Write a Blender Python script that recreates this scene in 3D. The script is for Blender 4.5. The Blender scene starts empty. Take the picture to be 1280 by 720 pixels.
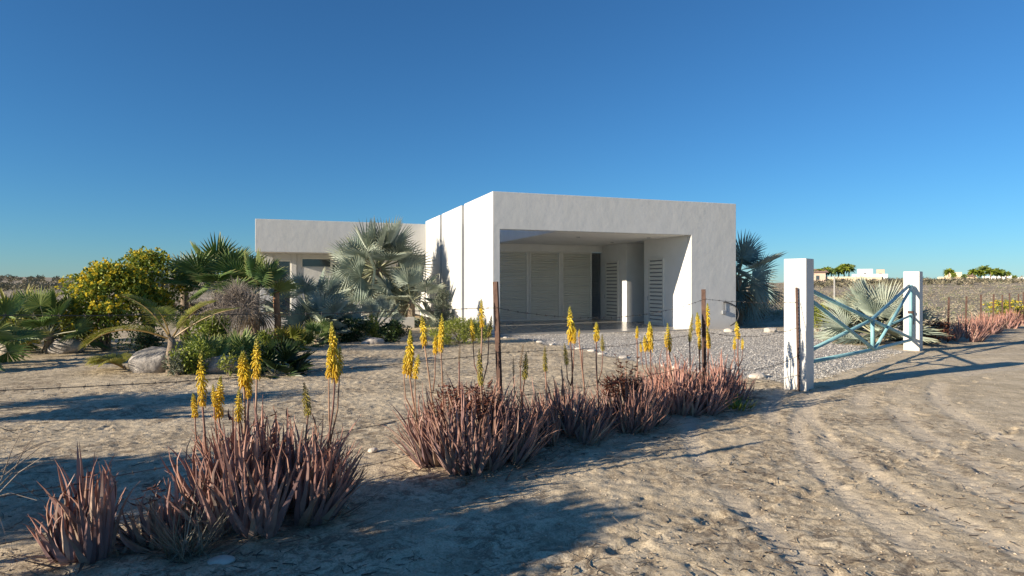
import bpy, math, random
import numpy as np
from mathutils import Vector, Matrix, Quaternion
R = math.radians
scene = bpy.context.scene
col = scene.collection
rnd = random.Random(11)

# ---------------------------------------------------------------- camera, sky, sun, exposure
F, HOR, CZ = 795.0, 356.0, 1.6
cam = bpy.data.cameras.new('camera'); cam.sensor_width = 36; cam.lens = F/1280*36
cam.clip_start = .05; cam.clip_end = 6000
cam.shift_y = (HOR-360)/1280*1.0
camo = bpy.data.objects.new('camera', cam); col.objects.link(camo)
camo.location = (0, 0, CZ); camo.rotation_euler = (R(90), 0, 0)
scene.camera = camo

SUN_AZ, SUN_EL = 28.5, 16.6           # direction the light travels in plan, height of the sun
w = bpy.data.worlds.new('World'); scene.world = w; w.use_nodes = True
nt = w.node_tree; nt.nodes.clear()
sky = nt.nodes.new('ShaderNodeTexSky'); sky.sky_type = 'NISHITA'; sky.sun_disc = False
sky.sun_elevation = R(SUN_EL); sky.sun_rotation = R(90-(SUN_AZ+180))
sky.altitude = 0; sky.air_density = 1.0; sky.dust_density = 0; sky.ozone_density = 9.0
bg = nt.nodes.new('ShaderNodeBackground'); bg.inputs[1].default_value = .0735
ow = nt.nodes.new('ShaderNodeOutputWorld')
tint = nt.nodes.new('ShaderNodeMix'); tint.data_type = 'RGBA'; tint.blend_type = 'MULTIPLY'; tint.inputs[0].default_value = 1
tint.inputs[7].default_value = (.92, 1.03, .94, 1); nt.links.new(sky.outputs[0], tint.inputs[6])
nt.links.new(tint.outputs[2], bg.inputs[0]); nt.links.new(bg.outputs[0], ow.inputs[0])
sl = bpy.data.lights.new('sun', 'SUN'); sl.energy = 4.8; sl.angle = R(.5); sl.color = (1, .87, .70)
so = bpy.data.objects.new('sun', sl); col.objects.link(so)
sd = Vector((math.cos(R(SUN_AZ))*math.cos(R(SUN_EL)), math.sin(R(SUN_AZ))*math.cos(R(SUN_EL)), -math.sin(R(SUN_EL))))
so.rotation_euler = sd.to_track_quat('-Z', 'Y').to_euler(); so.location = (-30, -20, 30)
vs = scene.view_settings; vs.view_transform = 'Standard'; vs.look = 'None'; vs.gamma = 1; vs.exposure = 0.9; scene.cycles.diffuse_bounces = 8; scene.cycles.max_bounces = 12
vs.use_curve_mapping = False

# ---------------------------------------------------------------- helpers
def V(*a): return Vector(a)
def at(px, py, Y):
    """world point seen at photo pixel px,py at depth Y"""
    return Vector(((px-640)/F*Y, Y, CZ-(py-HOR)/F*Y))
def on(px, Y, z=0): return Vector(((px-640)/F*Y, Y, z))

def tag(o, label=None, cat=None, group=None, kind=None):
    if label: o['label'] = label
    if cat: o['category'] = cat
    if group: o['group'] = group
    if kind: o['kind'] = kind
    return o
def thing(name, label, cat, loc=(0, 0, 0), rz=0, group=None):
    o = bpy.data.objects.new(name, None); col.objects.link(o); o.empty_display_size = .1
    o.location = loc; o.rotation_euler = (0, 0, rz)
    return tag(o, label, cat, group)

class MB:
    def __init__(s): s.v = []; s.f = []; s.r = []; s.a = []
    def add(s, vs, fs, r=None, a=None):
        n = len(s.v); s.v.extend([tuple(q) for q in vs]); s.f.extend([tuple(i+n for i in f) for f in fs])
        if r is None: r = rnd.random()
        s.r.extend([r]*len(vs)); s.a.extend(a if a is not None else [0.0]*len(vs))
    def box(s, lo, hi, r=None):
        x0, y0, z0 = lo; x1, y1, z1 = hi
        s.add([(x0,y0,z0),(x1,y0,z0),(x1,y1,z0),(x0,y1,z0),(x0,y0,z1),(x1,y0,z1),(x1,y1,z1),(x0,y1,z1)],
              [(0,3,2,1),(4,5,6,7),(0,1,5,4),(1,2,6,5),(2,3,7,6),(3,0,4,7)], r)
    def tube(s, pts, rad, n=6, r=None, cap=True):
        pts = [Vector(p) for p in pts]; m = len(pts)
        if not hasattr(rad, '__len__'): rad = [rad]*m
        vs = []; al = []; u = None
        for i, p in enumerate(pts):
            t = (pts[min(i+1, m-1)]-pts[max(i-1, 0)])
            if t.length < 1e-9: t = Vector((0, 0, 1))
            t.normalize()
            if u is None: u = t.orthogonal().normalized()
            u = (u-t*u.dot(t)); u = u.normalized() if u.length > 1e-6 else t.orthogonal().normalized()
            b = t.cross(u)
            for k in range(n):
                a = 2*math.pi*k/n
                vs.append(p+(u*math.cos(a)+b*math.sin(a))*rad[i]); al.append(i/(m-1))
        fs = [(i*n+k, i*n+(k+1) % n, (i+1)*n+(k+1) % n, (i+1)*n+k) for i in range(m-1) for k in range(n)]
        if cap: fs += [tuple(range(n-1, -1, -1)), tuple(range((m-1)*n, m*n))]
        s.add(vs, fs, r, al)
    def build(s, name, mat, parent=None, smooth=False, bevel=0):
        me = bpy.data.meshes.new(name); me.from_pydata(s.v, [], s.f); me.update()
        at_ = me.attributes.new('rnd', 'FLOAT', 'POINT'); at_.data.foreach_set('value', s.r)
        at_ = me.attributes.new('along', 'FLOAT', 'POINT'); at_.data.foreach_set('value', s.a)
        if smooth: me.polygons.foreach_set('use_smooth', [True]*len(me.polygons))
        me.materials.append(mat)
        o = bpy.data.objects.new(name, me); col.objects.link(o)
        if parent: o.parent = parent
        if bevel:
            b = o.modifiers.new('bevel', 'BEVEL'); b.width = bevel; b.segments = 2; b.limit_method = 'ANGLE'
        return o

# ---------------------------------------------------------------- materials
def nodes(name):
    m = bpy.data.materials.new(name); m.use_nodes = True
    n = m.node_tree.nodes; p = n['Principled BSDF']; return m, m.node_tree, n, m.node_tree.links, p
def ramp(n, stops):
    r = n.new('ShaderNodeValToRGB'); e = r.color_ramp.elements
    while len(e) > 1: e.remove(e[0])
    e[0].position = stops[0][0]; e[0].color = (*stops[0][1], 1)
    for p, c in stops[1:]:
        x = e.new(p); x.color = (*c, 1)
    return r
def noise(n, l, scale, detail=4, rough=.55, vec=None, dist=0):
    t = n.new('ShaderNodeTexNoise'); t.inputs['Scale'].default_value = scale; t.inputs['Detail'].default_value = detail
    t.inputs['Roughness'].default_value = rough; t.inputs['Distortion'].default_value = dist
    if vec is None:
        c = n.new('ShaderNodeTexCoord'); vec = c.outputs['Object']
    l.new(vec, t.inputs['Vector']); return t
def mix(n, l, fac, a, b, mode='MIX'):
    m = n.new('ShaderNodeMix'); m.data_type = 'RGBA'; m.blend_type = mode
    for sock, v in ((m.inputs[0], fac), (m.inputs[6], a), (m.inputs[7], b)):
        if isinstance(v, (int, float)): sock.default_value = v
        elif isinstance(v, tuple): sock.default_value = (*v, 1)
        else: l.new(v, sock)
    return m.outputs[2]
def bump(n, l, p, h, strength, dist=.01):
    b = n.new('ShaderNodeBump'); b.inputs['Strength'].default_value = strength; b.inputs['Distance'].default_value = dist
    l.new(h, b.inputs['Height']); l.new(b.outputs[0], p.inputs['Normal']); return b

def leafmat(name, stops, tip=None, rough=.55, trans=.25, spec=.35, nscale=6, tipfrom=.6, base=None):
    m, t, n, l, p = nodes(name)
    a = n.new('ShaderNodeAttribute'); a.attribute_name = 'rnd'
    r = ramp(n, stops); l.new(a.outputs['Fac'], r.inputs[0]); c = r.outputs[0]
    ns = noise(n, l, nscale, 4); rr = ramp(n, [(.3, (.72, .72, .72)), (.7, (1.18, 1.18, 1.18))]); l.new(ns.outputs[0], rr.inputs[0])
    c = mix(n, l, 1.0, c, rr.outputs[0], 'MULTIPLY')
    b = n.new('ShaderNodeAttribute'); b.attribute_name = 'along'
    if tip:
        q = n.new('ShaderNodeMapRange'); q.inputs[1].default_value = tipfrom; q.inputs[2].default_value = 1
        l.new(b.outputs['Fac'], q.inputs[0]); c = mix(n, l, q.outputs[0], c, tip)
    if base:
        q = n.new('ShaderNodeMapRange'); q.inputs[1].default_value = .0; q.inputs[2].default_value = .35
        q.inputs[3].default_value = 1; q.inputs[4].default_value = 0
        l.new(b.outputs['Fac'], q.inputs[0]); c = mix(n, l, q.outputs[0], c, base)
    l.new(c, p.inputs['Base Color']); p.inputs['Roughness'].default_value = rough
    p.inputs['Specular IOR Level'].default_value = spec
    if trans:
        tr = n.new('ShaderNodeBsdfTranslucent'); l.new(c, tr.inputs[0]); mx = n.new('ShaderNodeMixShader')
        mx.inputs[0].default_value = trans; l.new(p.outputs[0], mx.inputs[1]); l.new(tr.outputs[0], mx.inputs[2])
        l.new(mx.outputs[0], n['Material Output'].inputs[0])
    return m
def plain(name, c1, c2, scale=3, rough=.7, bs=.3, bd=.01, metal=0, spec=.4, detail=6, bscale=None, stretch=None):
    m, t, n, l, p = nodes(name)
    vec = None
    if stretch:
        c = n.new('ShaderNodeTexCoord'); mp = n.new('ShaderNodeMapping'); mp.inputs['Scale'].default_value = stretch
        l.new(c.outputs['Object'], mp.inputs[0]); vec = mp.outputs[0]
    ns = noise(n, l, scale, detail, .6, vec); r = ramp(n, [(.3, c1), (.7, c2)]); l.new(ns.outputs[0], r.inputs[0])
    l.new(r.outputs[0], p.inputs['Base Color']); p.inputs['Roughness'].default_value = rough; p.inputs['Metallic'].default_value = metal
    p.inputs['Specular IOR Level'].default_value = spec
    b = noise(n, l, bscale or scale*8, 5, .6); bump(n, l, p, b.outputs[0], bs, bd)
    return m

def stucco():
    m, t, n, l, p = nodes('white_stucco')
    c = n.new('ShaderNodeTexCoord')
    mp = n.new('ShaderNodeMapping'); mp.inputs['Scale'].default_value = (1.1, 1.1, .35); l.new(c.outputs['Object'], mp.inputs[0])
    a = noise(n, l, 1.4, 6, .6, mp.outputs[0], .4); ra = ramp(n, [(.3, (.60, .598, .57)), (.7, (.635, .63, .605))]); l.new(a.outputs[0], ra.inputs[0])
    mp2 = n.new('ShaderNodeMapping'); mp2.inputs['Scale'].default_value = (1.6, 1.6, .5); l.new(c.outputs['Object'], mp2.inputs[0])
    s = noise(n, l, 1.3, 6, .65, mp2.outputs[0]); rs = ramp(n, [(.3, (.96, .955, .945)), (.62, (1, 1, 1))]); l.new(s.outputs[0], rs.inputs[0])
    cc = mix(n, l, 1.0, ra.outputs[0], rs.outputs[0], 'MULTIPLY')
    # splash dirt along the foot of the wall
    sx = n.new('ShaderNodeSeparateXYZ'); l.new(c.outputs['Object'], sx.inputs[0])
    ad = n.new('ShaderNodeMath'); ad.operation = 'MULTIPLY_ADD'; ad.inputs[1].default_value = -.5; l.new(a.outputs[0], ad.inputs[0]); l.new(sx.outputs[2], ad.inputs[2])
    q = n.new('ShaderNodeMapRange'); q.inputs[1].default_value = -.3; q.inputs[2].default_value = .12; q.inputs[3].default_value = .4; q.inputs[4].default_value = 0
    l.new(ad.outputs[0], q.inputs[0]); cc = mix(n, l, q.outputs[0], cc, (.50, .42, .33))
    l.new(cc, p.inputs['Base Color']); p.inputs['Roughness'].default_value = .85; p.inputs['Specular IOR Level'].default_value = .25
    b1 = noise(n, l, 2.4, 4, .55); b2 = noise(n, l, 40, 4, .6)
    x = n.new('ShaderNodeMath'); x.operation = 'MULTIPLY_ADD'; x.inputs[1].default_value = .06; l.new(b2.outputs[0], x.inputs[0]); l.new(b1.outputs[0], x.inputs[2])
    bump(n, l, p, x.outputs[0], .38, .03)
    return m
M = {}
M['stucco'] = stucco()
M['white_paint'] = plain('interior_white_paint', (.76, .75, .70), (.82, .81, .77), 2, .8, .1, .004)
M['slab'] = plain('polished_concrete', (.30, .285, .26), (.38, .36, .33), 2, .22, .05, .003, spec=.5)
M['shutter'] = plain('painted_shutter_slats', (.76, .74, .66), (.81, .79, .71), 2, .5, .05)
M['shutter_dark'] = plain('dark_shutter', (.20, .205, .21), (.25, .255, .26), 2, .5, .05)
M['frame'] = plain('cream_frame', (.70, .68, .61), (.77, .75, .68), 3, .5, .05)
M['concrete'] = plain('weathered_concrete', (.30, .30, .29), (.45, .44, .42), 4, .85, .4, .01)
M['rust'] = plain('rusty_steel', (.055, .03, .022), (.13, .075, .055), 14, .75, .5, .003, .3)
M['wire'] = plain('barbed_wire_steel', (.09, .075, .06), (.2, .17, .14), 30, .6, .2, .001, .5)
M['blue'] = plain('chalky_blue_paint', (.19, .40, .43), (.29, .50, .52), 9, .55, .3, .002)
M['rock'] = plain('grey_granite', (.22, .20, .18), (.50, .46, .41), 5, .9, .9, .03, bscale=12)
M['palerock'] = plain('pale_limestone', (.48, .43, .36), (.66, .60, .52), 6, .9, .8, .02, bscale=16)
M['bark'] = plain('palm_bark', (.16, .12, .085), (.34, .27, .20), 8, .9, 1, .02, stretch=(1, 1, 5))
M['orangebark'] = plain('peeling_orange_bark', (.20, .09, .045), (.42, .24, .14), 9, .8, .6, .01)
M['stem'] = plain('grey_stems', (.15, .12, .09), (.28, .23, .17), 12, .85, .5, .005)
M['shadow_arc_and_conduit'] = plain('shadow_arc_black', (.03, .03, .032), (.05, .05, .052), 8, .5, .1, .002)  # dark colour for the wall's shadow arc, shared by the conduit
M['grey_box'] = plain('grey_box_paint', (.25, .27, .28), (.32, .33, .34), 8, .6, .1, .002)
M['terracotta'] = plain('terracotta_roof', (.26, .17, .13), (.36, .24, .18), 2, .8, .3, .02)
M['cream'] = plain('cream_render', (.62, .50, .34), (.72, .6, .43), 1, .85, .2, .01)
M['pink'] = plain('salmon_render', (.50, .39, .30), (.58, .46, .36), 1, .85, .2, .01)
M['farwhite'] = plain('white_render', (.7, .68, .64), (.8, .78, .74), 1, .85, .2, .01)
m_, t_, n_, l_, p_ = nodes('window_glass'); p_.inputs['Base Color'].default_value = (.05, .06, .07, 1); p_.inputs['Roughness'].default_value = .06; p_.inputs['Specular IOR Level'].default_value = .9
M['glass'] = m_
M['brown'] = plain('brown_timber', (.12, .075, .045), (.2, .13, .08), 6, .7, .3, .005)
# foliage
M['aloe'] = leafmat('mauve_aloe_leaf', [(0, (.16, .105, .11)), (.3, (.31, .205, .20)), (.55, (.41, .27, .245)), (.75, (.32, .26, .20)), (.88, (.42, .25, .19)), (1, (.54, .42, .33))], tip=(.40, .20, .14), trans=.06, rough=.48, nscale=9, tipfrom=.45)
M['aloe_pink'] = leafmat('pink_aloe_leaf', [(0, (.30, .18, .175)), (.4, (.44, .27, .235)), (.8, (.50, .32, .27)), (1, (.54, .40, .30))], tip=(.48, .22, .15), trans=.08, rough=.5, nscale=9, tipfrom=.4)
M['dryred'] = leafmat('dried_red_leaf', [(0, (.09, .03, .022)), (.5, (.20, .07, .045)), (1, (.30, .14, .08))], trans=.15, rough=.7)
M['drytan'] = leafmat('dried_tan_leaf', [(0, (.16, .11, .075)), (.5, (.30, .22, .15)), (1, (.42, .33, .24))], trans=.1, rough=.8)
M['stalk'] = leafmat('flower_stalk', [(0, (.16, .08, .06)), (.5, (.25, .13, .09)), (1, (.34, .22, .14))], trans=0, rough=.6)
M['flower'] = leafmat('yellow_aloe_flower', [(0, (.64, .44, .02)), (.5, (.80, .60, .04)), (1, (.86, .70, .10))], tip=(.36, .36, .07), trans=.3, rough=.5, tipfrom=.62, base=(.74, .47, .03))
M['bud'] = leafmat('green_aloe_bud', [(0, (.24, .20, .05)), (.5, (.38, .31, .05)), (1, (.48, .38, .06))], tip=(.20, .17, .08), trans=.2, rough=.55, tipfrom=.5)
M['deadhead'] = leafmat('spent_aloe_flower', [(0, (.12, .08, .05)), (1, (.3, .2, .1))], trans=.1, rough=.7)
M['silver'] = leafmat('silver_blue_palm', [(0, (.25, .31, .25)), (.5, (.35, .405, .33)), (1, (.43, .47, .38))], tip=(.46, .44, .28), trans=.12, rough=.6, nscale=3, tipfrom=.75)
M['bluepalm'] = leafmat('blue_fan_palm', [(0, (.20, .30, .28)), (.5, (.30, .40, .37)), (1, (.38, .46, .42))], tip=(.30, .33, .24), trans=.12, rough=.6, nscale=3, tipfrom=.8)
M['greenpalm'] = leafmat('green_fan_palm', [(0, (.09, .16, .05)), (.5, (.165, .25, .08)), (1, (.31, .36, .12))], tip=(.44, .40, .16), trans=.2, rough=.5, nscale=3, tipfrom=.75)
M['coconut'] = leafmat('young_coconut_leaf', [(0, (.13, .17, .03)), (.5, (.22, .245, .04)), (1, (.36, .33, .06))], tip=(.42, .36, .10), trans=.28, rough=.45, nscale=3, tipfrom=.6)
M['deadpalm'] = leafmat('dead_palm_leaf', [(0, (.16, .12, .075)), (.5, (.28, .22, .14)), (1, (.38, .32, .22))], trans=.15, rough=.8)
M['petiole'] = leafmat('palm_petiole', [(0, (.20, .22, .13)), (1, (.34, .34, .22))], trans=0, rough=.5)
M['petiole_o'] = leafmat('orange_petiole', [(0, (.26, .16, .05)), (1, (.36, .24, .08))], trans=0, rough=.5)
M['shrub'] = leafmat('bright_shrub_leaf', [(0, (.08, .13, .02)), (.5, (.19, .25, .035)), (1, (.38, .42, .07))], trans=.28, rough=.5)
M['yellowgreen'] = leafmat('yellow_green_leaf', [(0, (.15, .19, .03)), (.5, (.25, .29, .05)), (1, (.38, .40, .08))], trans=.3, rough=.55)
M['darkgreen'] = leafmat('dark_glossy_leaf', [(0, (.02, .042, .014)), (.6, (.04, .075, .022)), (1, (.09, .12, .03))], trans=.15, rough=.4)
M['greygreen'] = leafmat('grey_green_leaf', [(0, (.10, .12, .08)), (1, (.20, .22, .15))], trans=.15, rough=.7)
M['petal'] = leafmat('yellow_petal', [(0, (.72, .50, .02)), (1, (.84, .70, .08))], trans=.35, rough=.6)
M['greytwig'] = leafmat('grey_twigs', [(0, (.19, .155, .13)), (.6, (.34, .29, .24)), (1, (.46, .40, .34))], trans=.1, rough=.85)
M['scrub'] = leafmat('dry_scrub', [(0, (.20, .17, .11)), (.4, (.36, .30, .21)), (.7, (.48, .41, .30)), (.85, (.24, .26, .13)), (1, (.18, .22, .09))], trans=.1, rough=.9)
M['ridge'] = leafmat('olive_ridge_leaf', [(0, (.14, .13, .08)), (.5, (.22, .20, .12)), (1, (.34, .29, .20))], trans=.1, rough=.8)
M['grass'] = leafmat('dry_silver_grass', [(0, (.19, .18, .12)), (.5, (.30, .28, .21)), (1, (.40, .37, .30))], trans=.2, rough=.6)
M['greengrass'] = leafmat('thin_green_leaf', [(0, (.05, .08, .03)), (1, (.10, .14, .05))], trans=.2, rough=.5)

# ---------------------------------------------------------------- ground
_T = np.random.RandomState(5).rand(256, 256)
def vn(x, y, s=0):
    x = x+s*17.3; y = y+s*9.1
    xi = np.floor(x).astype(int); yi = np.floor(y).astype(int); fx = x-xi; fy = y-yi
    fx = fx*fx*(3-2*fx); fy = fy*fy*(3-2*fy)
    a = _T[xi & 255, yi & 255]; b = _T[(xi+1) & 255, yi & 255]; c = _T[xi & 255, (yi+1) & 255]; d = _T[(xi+1) & 255, (yi+1) & 255]
    return (a*(1-fx)+b*fx)*(1-fy)+(c*(1-fx)+d*fx)*fy-.5
def fbm(x, y, o=4, s=0):
    t = 0; a = 1
    for i in range(o): t = t+a*vn(x, y, s+i); x = x*2.03+y*.11; y = y*2.01-x*.07; a *= .5
    return t
def ss(a, b, x): t = np.clip((x-a)/(b-a), 0, 1); return t*t*(3-2*t)
ARCS = [(12, 4.5, 9.0, .10), (12, 4.5, 9.42, .10), (12, 4.5, 7.95, .13), (12, 4.5, 8.36, .12), (12, 4.5, 10.35, .10), (12.6, 5.2, 7.6, .12), (11.2, 3.6, 8.75, .09)]
GP = [(-.5, 19.6), (.6, 18.3), (1.35, 16.3), (2.1, 14.6), (2.9, 12.6), (3.7, 11.2), (4.5, 10.35), (5.4, 10.9), (7.4, 13.1), (9.3, 15.1), (8.7, 17.4), (9.4, 19.6), (9.2, 22.9), (8.1, 22.95)]
def poly_sd(x, y, P):
    ins = np.zeros(x.shape, bool); dm = np.full(x.shape, 1e9)
    for (x0, y0), (x1, y1) in zip(P, P[1:]+P[:1]):
        c = ((y0 > y) != (y1 > y)) & (x < (x1-x0)*(y-y0)/(y1-y0+1e-12)+x0); ins ^= c
        t = np.clip(((x-x0)*(x1-x0)+(y-y0)*(y1-y0))/((x1-x0)**2+(y1-y0)**2), 0, 1)
        dm = np.minimum(dm, np.hypot(x-x0-t*(x1-x0), y-y0-t*(y1-y0)))
    return np.where(ins, dm, -dm)
def gmask(x, y): return ss(-.12, .12, poly_sd(x, y, GP)+fbm(x*2.2, y*2.2, 3, 31)*.35)
def terrain(x, y):
    r = np.hypot(x, y); an = x/np.maximum(y, 1)
    h = 2.3*ss(80, 200, r)*ss(.2, .45, an)+7.2*ss(260, 620, r)*ss(.35, -.25, an)
    h = h+ss(60, 200, r)*.5*fbm(x/45, y/45, 3, 9)+ss(250, 600, r)*1.2*fbm(x/140, y/140, 3, 19)
    return h
def track_mask(x, y):
    tm = np.zeros(x.shape); tread = np.zeros(x.shape)
    for cx, cy, rr, wd in ARCS:
        q = np.hypot(x-cx, y-cy)-rr; th = np.arctan2(y-cy, x-cx)*rr
        m = np.exp(-(q/wd)**4)*ss(.40, .62, vn(x*.7, y*.7, int(rr*10))+.75)
        tm = np.maximum(tm, m); tread = tread+m*(np.sin(th/.016+np.abs(q)/.03)*.5)
    return tm, tread
def ground_h(x, y):
    near = 1-ss(22, 60, y); road = ss(2.9, 5.6, x-.35*(y-6))*(1-ss(13, 18, y))
    g = gmask(x, y)
    a = (1-.72*road)*(1-.7*g)
    wx = x+.3*fbm(x*.8, y*.8, 2, 3); wy = y+.3*fbm(x*.8, y*.8, 2, 4)
    h = .05*fbm(x*.3, y*.3, 3, 1)*near
    rough = .016*fbm(wx*1.7, wy*2.0, 3, 2)+.011*np.abs(fbm(wx*5.6, wy*6.2, 3, 6))+.015*fbm(wx*15, wy*17, 3, 8)
    rough = rough+.009*fbm(x*42, y*42, 2, 14)
    tm, tread = track_mask(x, y)
    h = h+rough*a*near*(1-.75*tm)
    h = h-tm*.013*near+tread*.011*near
    return h+terrain(x, y)
def gz(x, y):
    return float(ground_h(np.array([float(x)]), np.array([float(y)]))[0])

def axis(lo, hi, step, far, g=1.07, limit=3500):
    a = list(np.arange(lo, hi, step)); s = step
    while a[-1] < far: s = min(s*g, limit); a.append(a[-1]+s)
    return a
ys = [-40, -25, -15, -9, -5, -3, -1.5, -.6, 0, .4, .8, 1.2, 1.6, 1.9, 2.2, 2.4]+axis(2.6, 10.5, .026, 3800, 1.013, 400)
xr = axis(-5.5, 8.5, .027, 3500, 1.035, 500); xl = [-q for q in axis(5.5, 5.6, .027, 3500, 1.035, 500)][::-1]
xs = [q for q in xl if q < -5.51]+xr
X, Y = np.meshgrid(np.array(xs), np.array(ys))
H = ground_h(X, Y)
# footprints
fr = np.random.RandomState(3)
xsa = np.array(xs); ysa = np.array(ys)
def dent(cx, cy, an, L, W, dp):
    i0, i1 = np.searchsorted(xsa, [cx-.35, cx+.35]); j0, j1 = np.searchsorted(ysa, [cy-.35, cy+.35])
    if i1 <= i0 or j1 <= j0: return
    dx = X[j0:j1, i0:i1]-cx; dy = Y[j0:j1, i0:i1]-cy
    u = (dx*math.cos(an)+dy*math.sin(an))/L; v = (-dx*math.sin(an)+dy*math.cos(an))/W
    q = np.sqrt(u*u+v*v*(1+.5*u))
    H[j0:j1, i0:i1] += -dp*np.exp(-q**4*.9)+dp*.55*np.exp(-((q-1.25)/.22)**2)
for k in range(260):
    cy = fr.uniform(2.6, 15); cx = fr.uniform(-.85*cy, .85*cy)
    dent(cx, cy, fr.normal(.9, .5), fr.uniform(.12, .16), fr.uniform(.045, .06), fr.uniform(.005, .014))
for k in range(26):      # a walked line across the foreground
    dent(-.2+k*.26+(k % 2)*.12, 3.3+k*.17, .6, .15, .055, .022)
ny, nx = X.shape
me = bpy.data.meshes.new('ground'); me.vertices.add(nx*ny)
me.vertices.foreach_set('co', np.stack([X, Y, H], -1).ravel().astype(np.float32))
i = (np.arange(ny-1)[:, None]*nx+np.arange(nx-1)[None, :]).ravel()
q = np.stack([i, i+1, i+nx+1, i+nx], -1).astype(np.int32)
me.loops.add(q.size); me.loops.foreach_set('vertex_index', q.ravel()); me.polygons.add(len(q))
me.polygons.foreach_set('loop_start', np.arange(len(q), dtype=np.int32)*4); me.polygons.foreach_set('loop_total', np.full(len(q), 4, np.int32))
me.polygons.foreach_set('use_smooth', np.ones(len(q), bool)); me.update(calc_edges=True); me.validate()
def attr(nm, arr):
    a_ = me.attributes.new(nm, 'FLOAT', 'POINT'); a_.data.foreach_set('value', arr.ravel().astype(np.float32))
attr('gravel', gmask(X, Y))
fdist = np.maximum(ss(17, 26, Y-.0*X), 0)*ss(.0, 1.0, X-.74*Y+3.0+0*Y)            # scrub field on the right
attr('field', np.clip(np.maximum(ss(24, 34, Y), ss(0, 2.0, X-11)*ss(0, 2, Y-(X+5.6)-.8)), 0, 1))
attr('track', track_mask(X, Y)[0])
attr('road', ss(3.6, 6.5, X-.35*(Y-6))*(1-ss(13, 18, Y)))
def ground_mat():
    m, t, n, l, p = nodes('sandy_ground')
    c = n.new('ShaderNodeTexCoord'); vec = c.outputs['Object']
    def A(nm): a = n.new('ShaderNodeAttribute'); a.attribute_name = nm; return a.outputs['Fac']
    n1 = noise(n, l, .35, 5, .6, vec, .3); r1 = ramp(n, [(.3, (.64, .53, .365)), (.7, (.72, .605, .43))]); l.new(n1.outputs[0], r1.inputs[0])
    n2 = noise(n, l, 3.2, 8, .68, vec, .5); r2 = ramp(n, [(.33, (.68, .67, .66)), (.62, (1.08, 1.08, 1.08))]); l.new(n2.outputs[0], r2.inputs[0])
    cc = mix(n, l, 1.0, r1.outputs[0], r2.outputs[0], 'MULTIPLY')
    # dark organic litter, in patches
    n3 = noise(n, l, 7, 10, .8, vec, 1.2); r3 = ramp(n, [(.46, (0, 0, 0)), (.56, (1, 1, 1))]); l.new(n3.outputs[0], r3.inputs[0])
    n4 = noise(n, l, .8, 4, .6, vec, .4); r4 = ramp(n, [(.40, (.12, .12, .12)), (.56, (1, 1, 1))]); l.new(n4.outputs[0], r4.inputs[0])
    rd = n.new('ShaderNodeMapRange'); rd.inputs[3].default_value = .85; rd.inputs[4].default_value = .12; l.new(A('road'), rd.inputs[0])
    f = mix(n, l, 1.0, r3.outputs[0], r4.outputs[0], 'MULTIPLY'); f = mix(n, l, 1.0, f, rd.outputs[0], 'MULTIPLY')
    cc = mix(n, l, f, cc, (.20, .155, .11))
    # pale crust and pinkish sand
    n5 = noise(n, l, 1.1, 6, .6, vec); r5 = ramp(n, [(.56, (0, 0, 0)), (.72, (.5, .5, .5))]); l.new(n5.outputs[0], r5.inputs[0])
    cc = mix(n, l, r5.outputs[0], cc, (.72, .62, .46))
    n7 = noise(n, l, 70, 3, .7, vec); r7 = ramp(n, [(.32, (.66, .64, .60)), (.55, (1.0, 1.0, 1.0)), (.75, (1.1, 1.1, 1.08))]); l.new(n7.outputs[0], r7.inputs[0]); cc = mix(n, l, 1.0, cc, r7.outputs[0], 'MULTIPLY')
    tk = n.new('ShaderNodeMath'); tk.operation = 'MULTIPLY'; tk.inputs[1].default_value = .6; l.new(A('track'), tk.inputs[0]); cc = mix(n, l, tk.outputs[0], cc, (.58, .50, .385))
    # gravel
    vo = n.new('ShaderNodeTexVoronoi'); vo.inputs['Scale'].default_value = 34; l.new(vec, vo.inputs['Vector'])
    rg = ramp(n, [(0, (.20, .185, .165)), (.5, (.40, .375, .335)), (1, (.60, .57, .52))])
    sp = n.new('ShaderNodeSeparateColor'); l.new(vo.outputs['Color'], sp.inputs[0]); l.new(sp.outputs[0], rg.inputs[0])
    cc = mix(n, l, A('gravel'), cc, rg.outputs[0])
    # far field: dry scrub and bare soil in bands
    mp = n.new('ShaderNodeMapping'); mp.inputs['Scale'].default_value = (1, .5, 1); l.new(vec, mp.inputs[0])
    n6 = noise(n, l, .30, 10, .72, mp.outputs[0], .5); r6 = ramp(n, [(.32, (.22, .185, .125)), (.5, (.38, .315, .225)), (.68, (.56, .475, .35))]); l.new(n6.outputs[0], r6.inputs[0])
    cc = mix(n, l, A('field'), cc, r6.outputs[0])
    l.new(cc, p.inputs['Base Color']); p.inputs['Roughness'].default_value = .95; p.inputs['Specular IOR Level'].default_value = .15
    b1 = noise(n, l, 55, 6, .7, vec); b2 = noise(n, l, 14, 8, .7, vec, .5)
    x = n.new('ShaderNodeMath'); x.operation = 'MULTIPLY_ADD'; x.inputs[1].default_value = .35; l.new(b1.outputs[0], x.inputs[0]); l.new(b2.outputs[0], x.inputs[2])
    y = n.new('ShaderNodeMath'); y.operation = 'MULTIPLY'; l.new(vo.outputs['Distance'], y.inputs[0]); y.inputs[1].default_value = -1.2
    mm = n.new('ShaderNodeMix'); mm.data_type = 'FLOAT'; l.new(A('gravel'), mm.inputs[0]); l.new(x.outputs[0], mm.inputs[2]); l.new(y.outputs[0], mm.inputs[3])
    bump(n, l, p, mm.outputs[0], .75, .022)
    return m
me.materials.append(ground_mat())
g = bpy.data.objects.new('ground', me); col.objects.link(g); g['kind'] = 'structure'

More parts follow.
